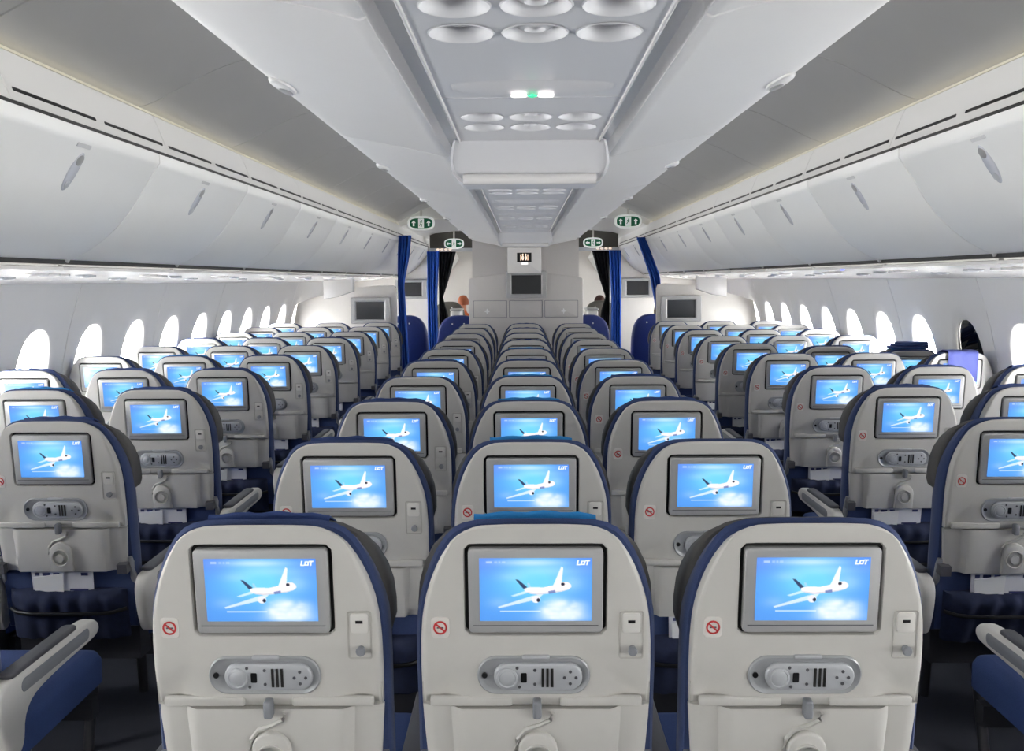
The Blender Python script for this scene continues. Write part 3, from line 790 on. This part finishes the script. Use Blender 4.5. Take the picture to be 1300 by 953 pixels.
def seat_parts(tilt_deg, detail, wide=0):
    t = math.radians(tilt_deg); c, s_ = math.cos(t), math.sin(t)
    # keep the foot of the back at the same place whatever the recline
    v0 = .72; y0 = v0 * math.sin(math.radians(LEAN)) - v0 * s_; z0 = ZTOP - v0 * math.cos(math.radians(LEAN)) + v0 * c
    T = lambda u, w, v: (u, y0 + w * c - VS * v * s_, z0 + VS * v * c + w * s_)
    L = []                                            # (name, mesh, parent index or None, label)
    def add(name, me, par=None, lab=None): L.append((name, me, par, lab)); return len(L) - 1
    # shell with a true opening for the monitor
    C = (0, -.118); outl = full(HALF)
    hole = rrect(.254, .166, .012, 0, -.118, 3)
    n = 72 if detail else 36
    ang = sorted([2 * PI * k / n - PI for k in range(n)] + [math.atan2(-.335 + .118, .208), math.atan2(-.335 + .118, -.208)] +
                 [math.atan2(sy * .071, sx * .123) for sx in (-1, 1) for sy in (-1, 1)])
    Hh = [ray_poly(C, a, hole) for a in ang]; Oo = [ray_poly(C, a, outl) for a in ang]
    def mixr(k): return [T(h[0] + (o[0] - h[0]) * k, flute(h[0] + (o[0] - h[0]) * k, h[1] + (o[1] - h[1]) * k), h[1] + (o[1] - h[1]) * k) for h, o in zip(Hh, Oo)]
    Oi = [(C[0] + (o[0] - C[0]) * .968, C[1] + (o[1] - C[1]) * .968) for o in Oo]
    Om = [(C[0] + (o[0] - C[0]) * .990, C[1] + (o[1] - C[1]) * .990) for o in Oo]
    mb = MB()
    mb.loft([[T(u, .014, v) for u, v in Hh], [T(u * 1.004, .002, v) for u, v in Hh], [T(u * 1.015, 0, -.118 + (v + .118) * 1.015) for u, v in Hh]] +
            [mixr(k) for k in ((.2, .4, .6, .75, .87) if detail else (.5,))] +
            [[T(u, flute(u, v) + .0005, v) for u, v in Oi], [T(u, flute(u, v) + .0035, v) for u, v in Om], [T(u, .010, v - .004 * smst(-.15, 0, v)) for u, v in Oo], [T(u, .03, v - .014 * smst(-.15, 0, v)) for u, v in Oo]], False, False)
    add('shell', mb.mesh('shell', 'shell', 38))
    mb = MB(); mb.box(-.13, .13, .012, .016, -.204, -.032, T); add('monitor_recess', mb.mesh('recess', 'recess', 0))
    mb = MB(); mb.plate(rrect(.240, .152, .008, 0, -.1185, 3), -.005, .012, .0025, T); iM = add('monitor', mb.mesh('monitor', 'bezel', 40))
    add('screen', screen_mesh(160, 90, T) if detail else screen_mesh(56, 32, T), iM, 'lit screen showing a white airliner over clouds in a blue sky')
    mb = MB(); mb.box(-.112, .112, -.0056, -.004, -.1812, -.1798, T); add('hinge_line', mb.mesh('line', 'dark_plastic', 0), iM)
    # placard
    mb = MB(); mb.plate(rrect(.033, .038, .007, -.172, -.186, 3), -.0012, .002, .0008, T); iP = add('no_smoking_placard', mb.mesh('placard', 'light_plastic', 0))
    mb = MB()
    R1 = ellip(.0125, .0125, -.172, -.186, 20); R2 = ellip(.0095, .0095, -.172, -.186, 20)
    mb.loft([[T(u, -.0014, v) for u, v in R1], [T(u, -.0022, v) for u, v in R1], [T(u, -.0022, v) for u, v in R2], [T(u, -.0014, v) for u, v in R2]], False, False)
    mb.plate([(-.1815, -.1795), (-.1795, -.1775), (-.1625, -.1925), (-.1645, -.1945)], -.0024, -.001, .0003, T)
    add('red_symbol', mb.mesh('symbol', 'red', 0), iP)
    if detail:
        mb = MB(); mb.box(-.178, -.166, -.0018, -.001, -.1875, -.1850, T); add('cigarette_symbol', mb.mesh('cig', 'dark_plastic', 0), iP)
    # usb and jack panel
    mb = MB(); o = rrect(.046, .090, .006, .172, -.200, 3); i_ = offs(o, .003)
    mb.loft([[T(u, .002 + flute(u, v), v) for u, v in o], [T(u, -.0015 + flute(u, v), v) for u, v in offs(o, .001)], [T(u, -.0012 + flute(u, v), v) for u, v in i_], [T(u, .0015 + flute(u, v) - .001, v) for u, v in offs(o, .0045)]], False, True)
    iU = add('socket_panel', mb.mesh('socket_panel', 'socket', 40))
    mb = MB(); mb.plate(rrect(.032, .036, .005, .172, -.178, 3), -.0022, .003, .0008, T); add('usb_plate', mb.mesh('usb', 'light_plastic', 40), iU)
    mb = MB(); mb.box(.1655, .1785, -.0032, .0, -.1775, -.1725, T); add('usb_slot', mb.mesh('slot', 'black', 0), iU)
    mb = MB(); mb.loft([[T(.174 + r * math.cos(k * PI / 6), w, -.226 + r * math.sin(k * PI / 6)) for k in range(12)] for r, w in ((.007, .004), (.0065, -.006), (.009, -.010), (.007, -.014))], False, True)
    add('coat_hook', mb.mesh('hook', 'mid_plastic', 40), iU)
    # handset
    mb = MB(); st = rrect(.206, .072, .0355, -.004, -.274, 7)
    mb.loft([[T(u, .004, v) for u, v in st], [T(u, -.003, v) for u, v in offs(st, .0008)], [T(u, -.0045, v) for u, v in offs(st, .003)], [T(u, -.002, v) for u, v in offs(st, .008)], [T(u, -.0012, v) for u, v in offs(st, .011)]], False, True)
    iC = add('handset_cradle', mb.mesh('cradle', 'silver_dark', 40))
    mb = MB(); mb.plate(rrect(.160, .050, .0245, .004, -.275, 7), -.009, .002, .003, T); iH = add('handset', mb.mesh('handset', 'silver', 40))
    mb = MB(); mb.plate(ellip(.0052, .0052, -.093, -.274, 12), -.0042, 0, .0006, T); add('jack_hole', mb.mesh('hole', 'black', 0), iC)
    mb = MB(); mb.plate(rrect(.011, .018, .002, -.022, -.275, 2), -.0102, -.006, .0004, T); add('display', mb.mesh('disp', 'black', 0), iH)
    mb = MB(); mb.loft([[T(-.052 + r * math.cos(k * PI / 10), w, -.276 + r * math.sin(k * PI / 10)) for k in range(20)] for r, w in ((.0195, -.007), (.019, -.0115), (.016, -.0125), (.0145, -.0105), (.011, -.0125), (.005, -.013))], False, True)
    add('dial', mb.mesh('dial', 'silver', 35), iH)
    if detail:
        for k in range(3):
            mb = MB(); mb.box(.010 + .0085 * k, .0145 + .0085 * k, -.0105, -.006, -.292, -.258, T); add('key_strip', mb.mesh('strip', 'recess', 0), iH)
        for du, dv in ((.062, .011), (.062, -.011), (.0515, 0), (.0725, 0), (-.002, .014), (-.030, -.017), (-.034, .018), (-.002, -.012)):
            mb = MB(); mb.plate(ellip(.003, .003, du, -.275 + dv, 8), -.0102, -.006, .0003, T); add('button', mb.mesh('btn', 'dark_plastic', 0), iH)
        mb = MB(); mb.plate(rrect(.05, .006, .003, .0, -.2395, 3), -.007, .002, .002, T); add('release_tab', mb.mesh('tab', 'silver', 40), iC)
    # step above the tray
    for a in (-1, 1):
        mb = MB(); mb.plate(rrect(.15, .017, .004, a * .118, -.3245, 2), -.003, .008, .002, T)
        add('ledge', mb.mesh('ledge', 'tray', 40))
    # tray table
    mb = MB(); nu, nv = (40, 6) if detail else (14, 2); top, bot = -.3385, -.474
    rows = []
    def tu(v): return .209 - .010 * (top - v) / (top - bot)
    for j in range(nv + 1):
        v = top + (bot - top) * j / nv; hw = tu(v)
        row = []
        for i in range(nu + 1):
            u = -hw + 2 * hw * i / nu; e = smst(hw - .012, hw, abs(u)) * .006 + (.004 if j in (0, nv) else 0)
            row.append((u, -.006 + .015 * smst(.140, .154, abs(u)) + e, v))
        rows.append(row)
    mb.loft([[T(*p) for p in r] for r in rows], False, False, closed=False)
    rim = [rows[0][i] for i in range(nu + 1)] + [rows[j][nu] for j in range(1, nv + 1)] + [rows[nv][i] for i in range(nu - 1, -1, -1)] + [rows[j][0] for j in range(nv - 1, 0, -1)]
    mb.loft([[T(*p) for p in rim], [T(p[0], .024, p[2]) for p in rim]], False, True)
    iT = add('tray_table', mb.mesh('tray', 'tray', 40))
    mb = MB()
    ar = [(-.036, -.470), (-.036, -.412)] + [(-.036 * math.cos(k * PI / 10), -.412 + .036 * math.sin(k * PI / 10)) for k in range(1, 10)] + [(.036, -.412), (.036, -.470)]
    mb.plate([(u + .003, v) for u, v in ar], -.017, 0, .004, T); add('cup_holder', mb.mesh('cup', 'tray', 40), iT)
    mb = MB(); mb.loft([[T(.003 + r * math.cos(k * PI / 12), w, -.424 + r * math.sin(k * PI / 12)) for k in range(24)] for r, w in ((.028, -.0165), (.0275, -.021), (.0245, -.021), (.023, -.017), (.014, -.017), (.013, -.0195))], False, True)
    add('cup_ring', mb.mesh('ring', 'tray', 35), iT)
    mb = MB(); mb.plate(rrect(.016, .032, .004, .002, -.332, 3), -.020, .0, .003, T); add('tray_latch', mb.mesh('latch', 'mid_plastic', 40), iT)
    if detail:
        mb = MB(); mb.tube([T(u, -.0075, v) for u, v in ((.030, -.342), (.026, -.356), (.006, -.366), (-.020, -.374), (-.034, -.392), (-.0365, -.415))], .0042, 6); add('moulded_ridge', mb.mesh('ridge', 'tray', 60), iT)
    for a in (-1, 1):
        mb = MB(); mb.box(a * .198 - .020, a * .198 + .012, -.012, .026, -.478, -.448, T); add('tray_bracket', mb.mesh('bracket', 'dark_plastic', 0))
        mb = MB(); mb.tube([T(a * .208, .02, -.435), T(a * .211, .022, -.455), T(a * .211, .03, -.50), T(a * .209, .05, -.56), T(a * .202, .09, -.62)], [.008, .010, .011, .010, .008], 8)
        add('tray_arm', mb.mesh('arm', 'mid_plastic', 60))
    # upholstery
    gb = full(grow(HALF, .011, -.002, -.67))
    def sink(P, w): return [T(u, w, v - .62 * max(0, w - .035) * smst(-.24, -.01, v)) for u, v in P]      # the top slopes down towards the front
    mb = MB()
    mb.loft([sink(offs(gb, .006), .026), sink(gb, .034), sink(gb, .055), sink(gb, .07), sink(offs(gb, .010), .10), sink(offs(gb, .028), .115)])
    add('back_cushion', mb.mesh('back', 'navy', 50))
    hd = [(.0, .007), (.06, .007), (.100, .005), (.134, -.002), (.165, -.018), (.190, -.046), (.208, -.086), (.218, -.130), (.222, -.180), (.222, -.215), (.216, -.235), (.200, -.242), (.10, -.245), (0, -.245)]
    hp = [(-u, v) for u, v in hd] + [(u, v) for u, v in reversed(hd[1:-1])]
    mb = MB()
    def hw_(u): return .012 * smst(.10, .23, abs(u))            # wings curl forward
    def hr(d, w, k): return [T(u, w + hw_(u) * k, v - .55 * (w - .035) * smst(-.24, -.01, v)) for u, v in offs(hp, d)]
    mb.loft([hr(.008, .064, .4), hr(.002, .070, .4), hr(0, .082, .5), hr(0, .112, 1), hr(.008, .126, 1), hr(.04, .132, .8)])
    add('headrest', mb.mesh('headrest', 'headrest', 55))
    # literature pocket with a gathered top
    mb = MB(); nu, nv = (36, 8) if detail else (12, 4); rows = []
    for j in range(nv + 1):
        q = j / nv; v = -.540 - .155 * q; row = []
        for i in range(nu + 1):
            u = -.188 + .376 * i / nu; e = math.sqrt(max(0, 1 - (u / .19) ** 4))
            w = .026 - e * (.028 + .018 * math.sin(PI * min(1, q * 3.2)) * (1 if q < .32 else 0) + .006 * math.sin(u * 95 + 2 * q) * (1 - .5 * q) + .014 * math.sin(PI * q))
            row.append((u, w, v + .003 * math.sin(u * 120)))
        rows.append(row)
    mb.loft([[T(*p) for p in r] + [T(p[0], .028, p[2]) for p in reversed(r)] for r in rows])
    add('seat_pocket', mb.mesh('pocket', 'navy_dark', 60))
    mb = MB(); mb.tube([T(-.188 + .376 * k / 12, .022 - .052 * math.sqrt(max(0, 1 - ((-.188 + .376 * k / 12) / .19) ** 4)), -.600) for k in range(13)], .006, 6); add('pocket_elastic', mb.mesh('elastic', 'black', 60))
    # bench
    cush = rrect(.43, .48, .05, 0, .43, 4)
    mb = MB(); mb.loft([[(u, v, .375) for u, v in offs(cush, .02)], [(u, v, .39) for u, v in cush], [(u, v, .455) for u, v in cush], [(u, v, .475) for u, v in offs(cush, .012)], [(u, v, .485) for u, v in offs(cush, .04)]])
    add('seat_cushion', mb.mesh('cushion', 'cushion_blue', 50))
    mb = MB(); mb.box(-.222, .222, .22, .26, .31, .372); mb.box(-.222, .222, .55, .59, .31, .372); mb.box(-.02, .02, .22, .60, .30, .36)
    mb.box(-.20, .20, .14, .22, .33, .45); add('seat_frame', mb.mesh('frame', 'metal_dark', 0))
    for yy, yb in ((.24, .16), (.57, .60)):
        mb = MB(); mb.tube([(0, yy, .32), (0, yb, .0)], [.02, .018], 8); add('leg', mb.mesh('leg', 'metal_dark', 60))
    return L

def armrest_parts(sx):
    prof = catmull([(.055, .61, 0), (.05, .66, 0), (.07, .695, 0), (.12, .704, 0), (.30, .706, 0), (.44, .704, 0), (.50, .694, 0), (.527, .670, 0), (.518, .648, 0), (.47, .640, 0), (.32, .636, 0), (.20, .624, 0), (.155, .59, 0), (.145, .54, 0), (.130, .515, 0), (.105, .505, 0), (.085, .52, 0), (.068, .56, 0)], 3)
    prof = [(p[0], p[1]) for p in prof][:-1] + [(.062, .58)]
    A = []
    mb = MB(); mb.plate(prof, sx - .0205, sx + .0205, .008, lambda a, w, b: (w, a, b - .062)); A.append(('armrest', mb.mesh('armrest', 'light_plastic', 45), None))
    pad = rrect(.31, .039, .014, .255, sx, 4)
    mb = MB(); mb.plate(pad, .703, .716, .004, lambda a, w, b: (b, a, w - .062), True)
    A.append(('arm_pad', mb.mesh('pad', 'dark_plastic', 45), 0))
    for k in (-1, 1):
        ins = rrect(.33, .034, .016, .30, .670, 4)
        mb = MB(); mb.plate(ins, min(sx + k * .019, sx + k * .022), max(sx + k * .019, sx + k * .022), .001, lambda a, w, b: (w, a, b - .062))
        A.append(('side_inset', mb.mesh('inset', 'mid_plastic', 40), 0))
    return A
ARM_L, ARM_R = armrest_parts(-.245), armrest_parts(.245)
SEATS = {('std', True): seat_parts(LEAN, True), ('std', False): seat_parts(LEAN, False), ('rec', True): seat_parts(13, True), ('back', True): seat_parts(20, True)}
TI = {'std': 12, 'rec': 17, 'back': 23}

def cover_mesh(colour, kind, tilt=6):
    t = math.radians(tilt); c, s_ = math.cos(t), math.sin(t)
    v0 = .72; y0 = v0 * math.sin(math.radians(LEAN)) - v0 * s_; z0 = ZTOP - v0 * math.cos(math.radians(LEAN)) + v0 * c
    mb = MB(); rows = []; hw = .112
    path = [(.060, -.020), (.061, -.006), (.067, -.002), (.082, -.010), (.110, -.026), (.130, -.040), (.138, -.06), (.138, -.15)]
    for u_ in range(15):
        u = -hw + 2 * hw * u_ / 14
        wv = .0016 * math.sin(u * 90) + .001 * math.sin(u * 47 + 1)
        dn = -.006 * smst(.07, .112, abs(u))
        rows.append([(u, y0 + w * c - (v + wv + dn) * s_, z0 + (v + wv + dn) * c + w * s_) for w, v in path] + [(u, y0 + (w) * c - (v + wv + dn - .003) * s_, z0 + (v + wv + dn - .003) * c + w * s_) for w, v in reversed(path)])
    mb.loft(rows); return mb.mesh('headrest_cover', colour, 60)
COVER = {('azure', 'std'): cover_mesh('cover_azure', 0), ('navy', 'std'): cover_mesh('cover_navy', 0), ('navy', 'rec'): cover_mesh('cover_navy', 0, 13), ('azure', 'rec'): cover_mesh('cover_azure', 0, 13), ('azure', 'back'): cover_mesh('cover_azure', 0, 20), ('navy', 'back'): cover_mesh('cover_navy', 0, 20)}

def put_seat(x, y, label, group, kind='std', detail=True, cover=None, right_arm=False):
    r = thing('economy_seat', label, 'seat', (x, y, 0), group)
    made = []
    for (nm, me, par, lab) in SEATS[(kind, detail)]:
        o = obj(nm, me, made[par] if par is not None else r)
        if lab: o['label'] = lab
        made.append(o)
    for A in ([ARM_L] + ([ARM_R] if right_arm else [])):
        base = None
        for (nm, me, par) in A:
            o = obj(nm, me, r if par is None else base)
            if par is None: base = o
    if cover: obj('headrest_cover', COVER[(cover, kind)], r)['label'] = 'bright blue cloth headrest cover' if cover == 'azure' else 'dark blue cloth headrest cover'
    return r

# centre block: ten rows of three
POS = {-1: 'beside the left aisle', 0: 'in the middle of the centre block', 1: 'beside the right aisle'}
for r in range(10):
    y = MID_Y + PITCH * r; n = 10 - r
    for cx in (-1, 0, 1):
        if cx == 0: lab = 'grey-backed middle seat of the centre block, %s row back from the bulkhead cabinet' % ORD[n]
        else: lab = 'grey-backed centre block seat %s, %s row back from the bulkhead cabinet' % (POS[cx], ORD[n])
        cov = ('azure' if cx == 0 and r in (0, 1, 2, 3, 5) else 'navy' if cx == -1 and r in (0, 1, 2, 4) else 'navy' if (cx == 1 and r in (2, 3)) or cx == 0 else None)
        if r == 0 and cx == 1: cov = None
        put_seat(cx * SPX, y, lab, 'economy seats of the centre block', 'std', r < 5, cov, cx == 1)
# side blocks
for s, x0, yy in ((-1, LEFT_X, LEFT_Y), (1, RIGHT_X, RIGHT_Y)):
    sd = SIDE[s]
    for r in range(10):
        n = 10 - r; y = yy + PITCH * r
        for k in range(3):
            what = ('aisle', 'middle', 'window')[k]
            lab = 'grey-backed economy %s seat of the %s block, %s row back from the pale partition' % (what, sd, ORD[n])
            x = x0 + s * SPX * k
            kind = 'std'
            if s > 0 and r == 5: kind = ('std', 'rec', 'back')[k]
            cov = None
            if s < 0: cov = 'navy' if (k == 0 and r < 5) or r in (3, 6) else 'azure' if (k == 1 and r in (2, 3, 4)) else None
            else: cov = 'navy' if r in (2, 3, 7) else 'azure' if (k == 2 and r == 5) or (k == 1 and r == 2) else None
            if s > 0 and k == 2 and r == 4: cov = None
            put_seat(x, y, lab, 'economy seats of the %s block' % sd, kind, r < 6, cov, right_arm=(k == (0 if s < 0 else 2)))

# folded literature standing in the seat pockets
def card_meshes():
    t = math.radians(LEAN); c, s_ = math.cos(t), math.sin(t)
    T = lambda u, w, v: (u, w * c - VS * v * s_, ZTOP + VS * v * c + w * s_)
    out = []
    mb = MB(); mb.plate([(-.108, -.60), (.085, -.60), (.088, -.480), (-.112, -.478)], .010, .014, .0006, T); out.append(('card', mb.mesh('card', 'paper', 0)))
    mb = MB(); mb.plate([(-.098, -.60), (-.012, -.60), (-.006, -.484), (-.104, -.496)], .004, .008, .0006, T); out.append(('folded_leaflet', mb.mesh('leaflet', 'white', 0)))
    mb = MB(); mb.box(.01, .07, .0088, .0100, -.541, -.535, T); out.append(('printed_bar', mb.mesh('bar', 'print_blue', 0)))
    for a, b in ((-.10, -.085), (-.075, -.05), (-.04, -.02), (.05, .072)):
        mb = MB(); mb.box(a, b, .0092, .0100, -.492, -.483, T); out.append(('printed_mark', mb.mesh('mark', 'print_blue', 0)))
    return out
CARD = card_meshes()
def put_card(x, y, label, group='safety cards in the seat pockets'):
    r = thing('safety_card', label, 'card', (x, y, 0), group)
    for nm, me in CARD: obj(nm, me, r)
for s, x0, yy in ((-1, LEFT_X, LEFT_Y), (1, RIGHT_X, RIGHT_Y)):
    for r in range(1, 7):
        put_card(x0, yy + PITCH * r, 'white safety leaflets in the pocket of the %s aisle seat, %s row from the partition' % (SIDE[s], ORD[10 - r]))
    put_card(x0 + s * SPX, yy + PITCH * 3, 'white safety leaflets in the pocket of the %s middle seat, seventh row from the partition' % SIDE[s])
for cx in (-1, 1):
    for r in (1, 2):
        put_card(cx * SPX, MID_Y + PITCH * r, 'white leaflets in the centre block pocket %s, %s row from the cabinet' % (POS[cx], ORD[10 - r]))

# violet cloth hanging over a window seat back
mb = MB(); t12 = math.radians(LEAN); c, s_ = math.cos(t12), math.sin(t12); rows = []
for k in range(19):
    u = -.085 + .17 * k / 18
    path = [(-.012, -.165 + .006 * math.sin(u * 40)), (-.013, -.08), (-.012, -.012), (-.004, .006), (.03, .010), (.07, .006), (.11, -.012), (.140, -.03), (.146, -.1)]
    path = [(w - .0025 * math.sin(u * 70 + v * 20), v) for w, v in path]
    rows.append([(u, w * c - v * s_, ZTOP + v * c + w * s_) for w, v in path] + [(u, (w + .003) * c - (v - .002) * s_, ZTOP + (v - .002) * c + (w + .003) * s_) for w, v in reversed(path)])
mb.loft(rows)
o = obj('hanging_cloth', mb.mesh('cloth', 'cover_violet', 60), None, (RIGHT_X + 2 * SPX + .01, RIGHT_Y + 4 * PITCH, 0))
tag(o, 'violet blue cloth draped over a right window seat beside the dimmed window', 'cloth')
# folded dark blanket on the reclined window seat
mb = MB()
for k in range(3):
    P = rrect(.25 - .02 * k, .11 - .012 * k, .03, .012 * k, .0, 4)
    mb.loft([[(u, v, .0 + .014 * k) for u, v in offs(P, .005)], [(u, v, .004 + .014 * k) for u, v in P], [(u, v, .011 + .014 * k + .002 * math.sin(u * 40)) for u, v in P], [(u, v, .014 + .014 * k) for u, v in offs(P, .006)]])
ZB = 1.151 - .72 * math.cos(math.radians(LEAN)) + .72 * math.cos(math.radians(20))
o = obj('folded_blanket', mb.mesh('blanket', 'cover_navy', 50), None, (RIGHT_X + 2 * SPX, RIGHT_Y + 5 * PITCH - .09, ZB + .012))
tag(o, 'folded dark blue blanket on top of the reclined right window seat', 'blanket')

# ================================================================== BLUE SEATS AND PEOPLE FURTHER FORWARD
def blue_seat(x, y, label, m='leather', name='premium_seat', h=1.165, hwid=.265):
    t = thing(name, label, 'seat', (x, y, 0), 'larger seats ahead of the economy rows')
    o = ellip(hwid, .40, 0, h - .40, n=44, p=2.9)
    o = [(u, max(v, h - .72)) for u, v in o]
    mb = MB(); R = []
    for w, d in ((-.0, .03), (.012, .010), (.03, .002), (.10, 0), (.14, .012), (.16, .04)):
        R.append([(u, w - (v - h) * .18, v) for u, v in offs(o, d)])
    mb.loft(R); obj('backrest', mb.mesh('back', m, 50), t)
    for a in (-.09, .05):
        mb = MB(); mb.loft([[(a + r * math.cos(k * PI / 6), w + .022, h - .10 + r * math.sin(k * PI / 6)) for k in range(12)] for r, w in ((.010, 0), (.009, -.012), (.004, -.016))], False, True)
        obj('button', mb.mesh('button', 'white', 40), t)
    for zz in (.16, .30):
        mb = MB(); mb.tube([(-hwid * .9, .005 + zz * .18, h - zz), (hwid * .9, .005 + zz * .18, h - zz)], .004, 6); obj('seam', mb.mesh('seam', m, 40), t)
    mb = MB(); c_ = rrect(.50, .50, .06, 0, .42, 4)
    mb.loft([[(u, v, .36) for u, v in c_], [(u, v, .45) for u, v in c_], [(u, v, .48) for u, v in offs(c_, .03)]]); obj('seat_cushion', mb.mesh('cush', m, 50), t)
    for a in (-.30, .30):
        mb = MB(); mb.plate([(.10, .40), (.10, .60), (.14, .65), (.52, .65), (.56, .62), (.54, .40)], a - .03, a + .03, .01, lambda p, w, q: (w, p, q)); obj('armrest', mb.mesh('arm', 'dark_plastic', 45), t)
    mb = MB(); mb.box(-.22, .22, .2, .6, .05, .36); obj('seat_base', mb.mesh('base', 'metal_dark', 0), t)
    for a in (-.2, .2):
        mb = MB(); mb.box(a - .02, a + .02, .18, .62, 0, .06); obj('leg', mb.mesh('leg', 'metal_dark', 0), t)
    return t
blue_seat(-1.44, 10.55, 'blue leather seat beyond the left curtain ahead of the economy rows')
blue_seat(1.56, 10.55, 'blue leather seat beyond the right curtain with a passenger')
blue_seat(-.77, 10.40, 'blue leather seat beside the bulkhead cabinet on the left aisle', hwid=.28)
blue_seat(.76, 10.40, 'blue leather seat beside the bulkhead cabinet on the right aisle', hwid=.26)
blue_seat(-1.22, 14.2, 'dark grey seat beyond the far left doorway', 'seat_grey', 'business_seat', 1.24)
blue_seat(1.24, 14.2, 'dark grey seat beyond the far right doorway', 'seat_grey', 'business_seat', 1.24)
for s in (-1, 1):
    t = thing('seat_console', 'white console beside the grey seat beyond the %s doorway' % SIDE[s], 'console', (s * 1.03, 13.2, 0))
    mb = MB(); mb.plate(rrect(.16, 1.12, .02, 0, .56), 0, .5, .02, XYZ); obj('body', mb.mesh('console', 'gloss_white', 40), t)
    mb = MB(); mb.plate(rrect(.18, .5, .02, 0, .25), 1.12, 1.15, .006, lambda u, w, v: (u, v, w)); obj('top_shelf', mb.mesh('shelf', 'bezel', 40), t)

def person(label, x, y, cloth, hair, seat_z=.50, lean=0.0, elbow=None):
    """seated figure facing forward, one skinned body with a hair child"""
    J = {'pelvis': (0, 0, seat_z + .09), 'waist': (0, -.02, seat_z + .24), 'chest': (0, -.04, seat_z + .42), 'neckb': (0, -.03, seat_z + .56), 'neck': (0, -.015, seat_z + .63),
         'head': (0, .0, seat_z + .72), 'crown': (0, .0, seat_z + .82)}
    Rd = {'pelvis': .15, 'waist': .13, 'chest': .15, 'neckb': .075, 'neck': .055, 'head': .082, 'crown': .065}
    E = [('pelvis', 'waist'), ('waist', 'chest'), ('chest', 'neckb'), ('neckb', 'neck'), ('neck', 'head'), ('head', 'crown')]
    J['nose'] = (0, .095, seat_z + .70); Rd['nose'] = .016; E.append(('head', 'nose'))
    for sg, nm in ((-1, 'l'), (1, 'r')):
        ex = elbow if elbow is not None and sg < 0 else .26
        pts = [('sh', (.17 * sg, -.035, seat_z + .50), .062), ('el', (ex * sg, .03, seat_z + .24), .045), ('wr', (.22 * sg, .24, seat_z + .20), .030), ('palm', (.20 * sg, .31, seat_z + .19), .034),
               ('hip', (.09 * sg, .05, seat_z + .08), .095), ('kn', (.11 * sg, .46, seat_z + .07), .065), ('an', (.11 * sg, .48, .10), .042), ('toe', (.11 * sg, .62, .045), .035)]
        for k, p, r in pts: J[nm + k] = p; Rd[nm + k] = r
        E += [('chest', nm + 'sh'), (nm + 'sh', nm + 'el'), (nm + 'el', nm + 'wr'), (nm + 'wr', nm + 'palm'), ('pelvis', nm + 'hip'), (nm + 'hip', nm + 'kn'), (nm + 'kn', nm + 'an'), (nm + 'an', nm + 'toe')]
        for q in range(5):
            off = (q - 2) * .016; ln = (.05, .075, .082, .076, .058)[q]
            if q == 0: off = -.04
            a = (.20 * sg - off * sg, .335 if q else .30, seat_z + .185); b = (a[0], a[1] + ln * .6, a[2] - .006); d = (b[0], b[1] + ln * .35, b[2] - .02)
            for kk, p, r in ((0, a, .010), (1, b, .009), (2, d, .0075)): J['%sf%d%d' % (nm, q, kk)] = p; Rd['%sf%d%d' % (nm, q, kk)] = r
            E += [(nm + 'palm', '%sf%d0' % (nm, q)), ('%sf%d0' % (nm, q), '%sf%d1' % (nm, q)), ('%sf%d1' % (nm, q), '%sf%d2' % (nm, q))]
    keys = list(J); idx = {k: i for i, k in enumerate(keys)}
    me = bpy.data.meshes.new('person'); me.from_pydata([J[k] for k in keys], [(idx[a], idx[b]) for a, b in E], [])
    for k in (cloth, 'skin'): me.materials.append(MATS[k])
    o = obj('person', me, None, (x, y, 0)); o.rotation_euler = (0, lean, 0)
    sk = o.modifiers.new('skin', 'SKIN'); me.skin_vertices  # layer is made with the modifier
    if not me.skin_vertices:
        bm = bmesh.new(); bm.from_mesh(me); bm.verts.layers.skin.verify(); bm.to_mesh(me); bm.free()
    for k in keys:
        sv = me.skin_vertices[0].data[idx[k]]; sv.radius = (Rd[k], Rd[k] * (1.0 if k not in ('chest', 'waist') else .75)); sv.use_root = (k == 'pelvis')
    ss = o.modifiers.new('sub', 'SUBSURF'); ss.levels = 2; ss.render_levels = 2
    dg = bpy.context.evaluated_depsgraph_get(); ev = o.evaluated_get(dg)
    nm = bpy.data.meshes.new_from_object(ev); o.modifiers.clear(); o.data = nm
    nm.materials.clear()
    for k in (cloth, 'skin'): nm.materials.append(MATS[k])
    for p in nm.polygons:
        cz = p.center.z; cyy = p.center.y; p.use_smooth = True
        p.material_index = 1 if (cz > seat_z + .60 or (cyy > .13 and abs(p.center.x) > .15 and cz > seat_z + .12)) else 0
    # hair cap
    mb = MB(); rings = []
    for k in range(9):
        th = PI * .62 * k / 8
        rings.append([(.098 * math.sin(th) * math.cos(a), -.012 + .108 * math.sin(th) * math.sin(a) * (1 if math.sin(a) < 0 else .80), seat_z + .755 + .125 * math.cos(th)) for a in [2 * PI * q / 20 for q in range(20)]])
    mb.loft(rings[1:], True, True); obj('hair', mb.mesh('hair', hair, 60), o)
    tag(o, label, 'person'); return o
person('passenger in dark navy clothes sitting in the blue seat beyond the right curtain', 1.72, 11.05, 'clothes_navy', 'hair', .42, elbow=.34)
person('passenger in white top beyond the far right doorway with dark hair', 1.30, 15.1, 'clothes_white', 'hair', .44)
person('passenger in orange top beyond the far left doorway', -1.05, 15.2, 'clothes_orange', 'hair_red', .45)
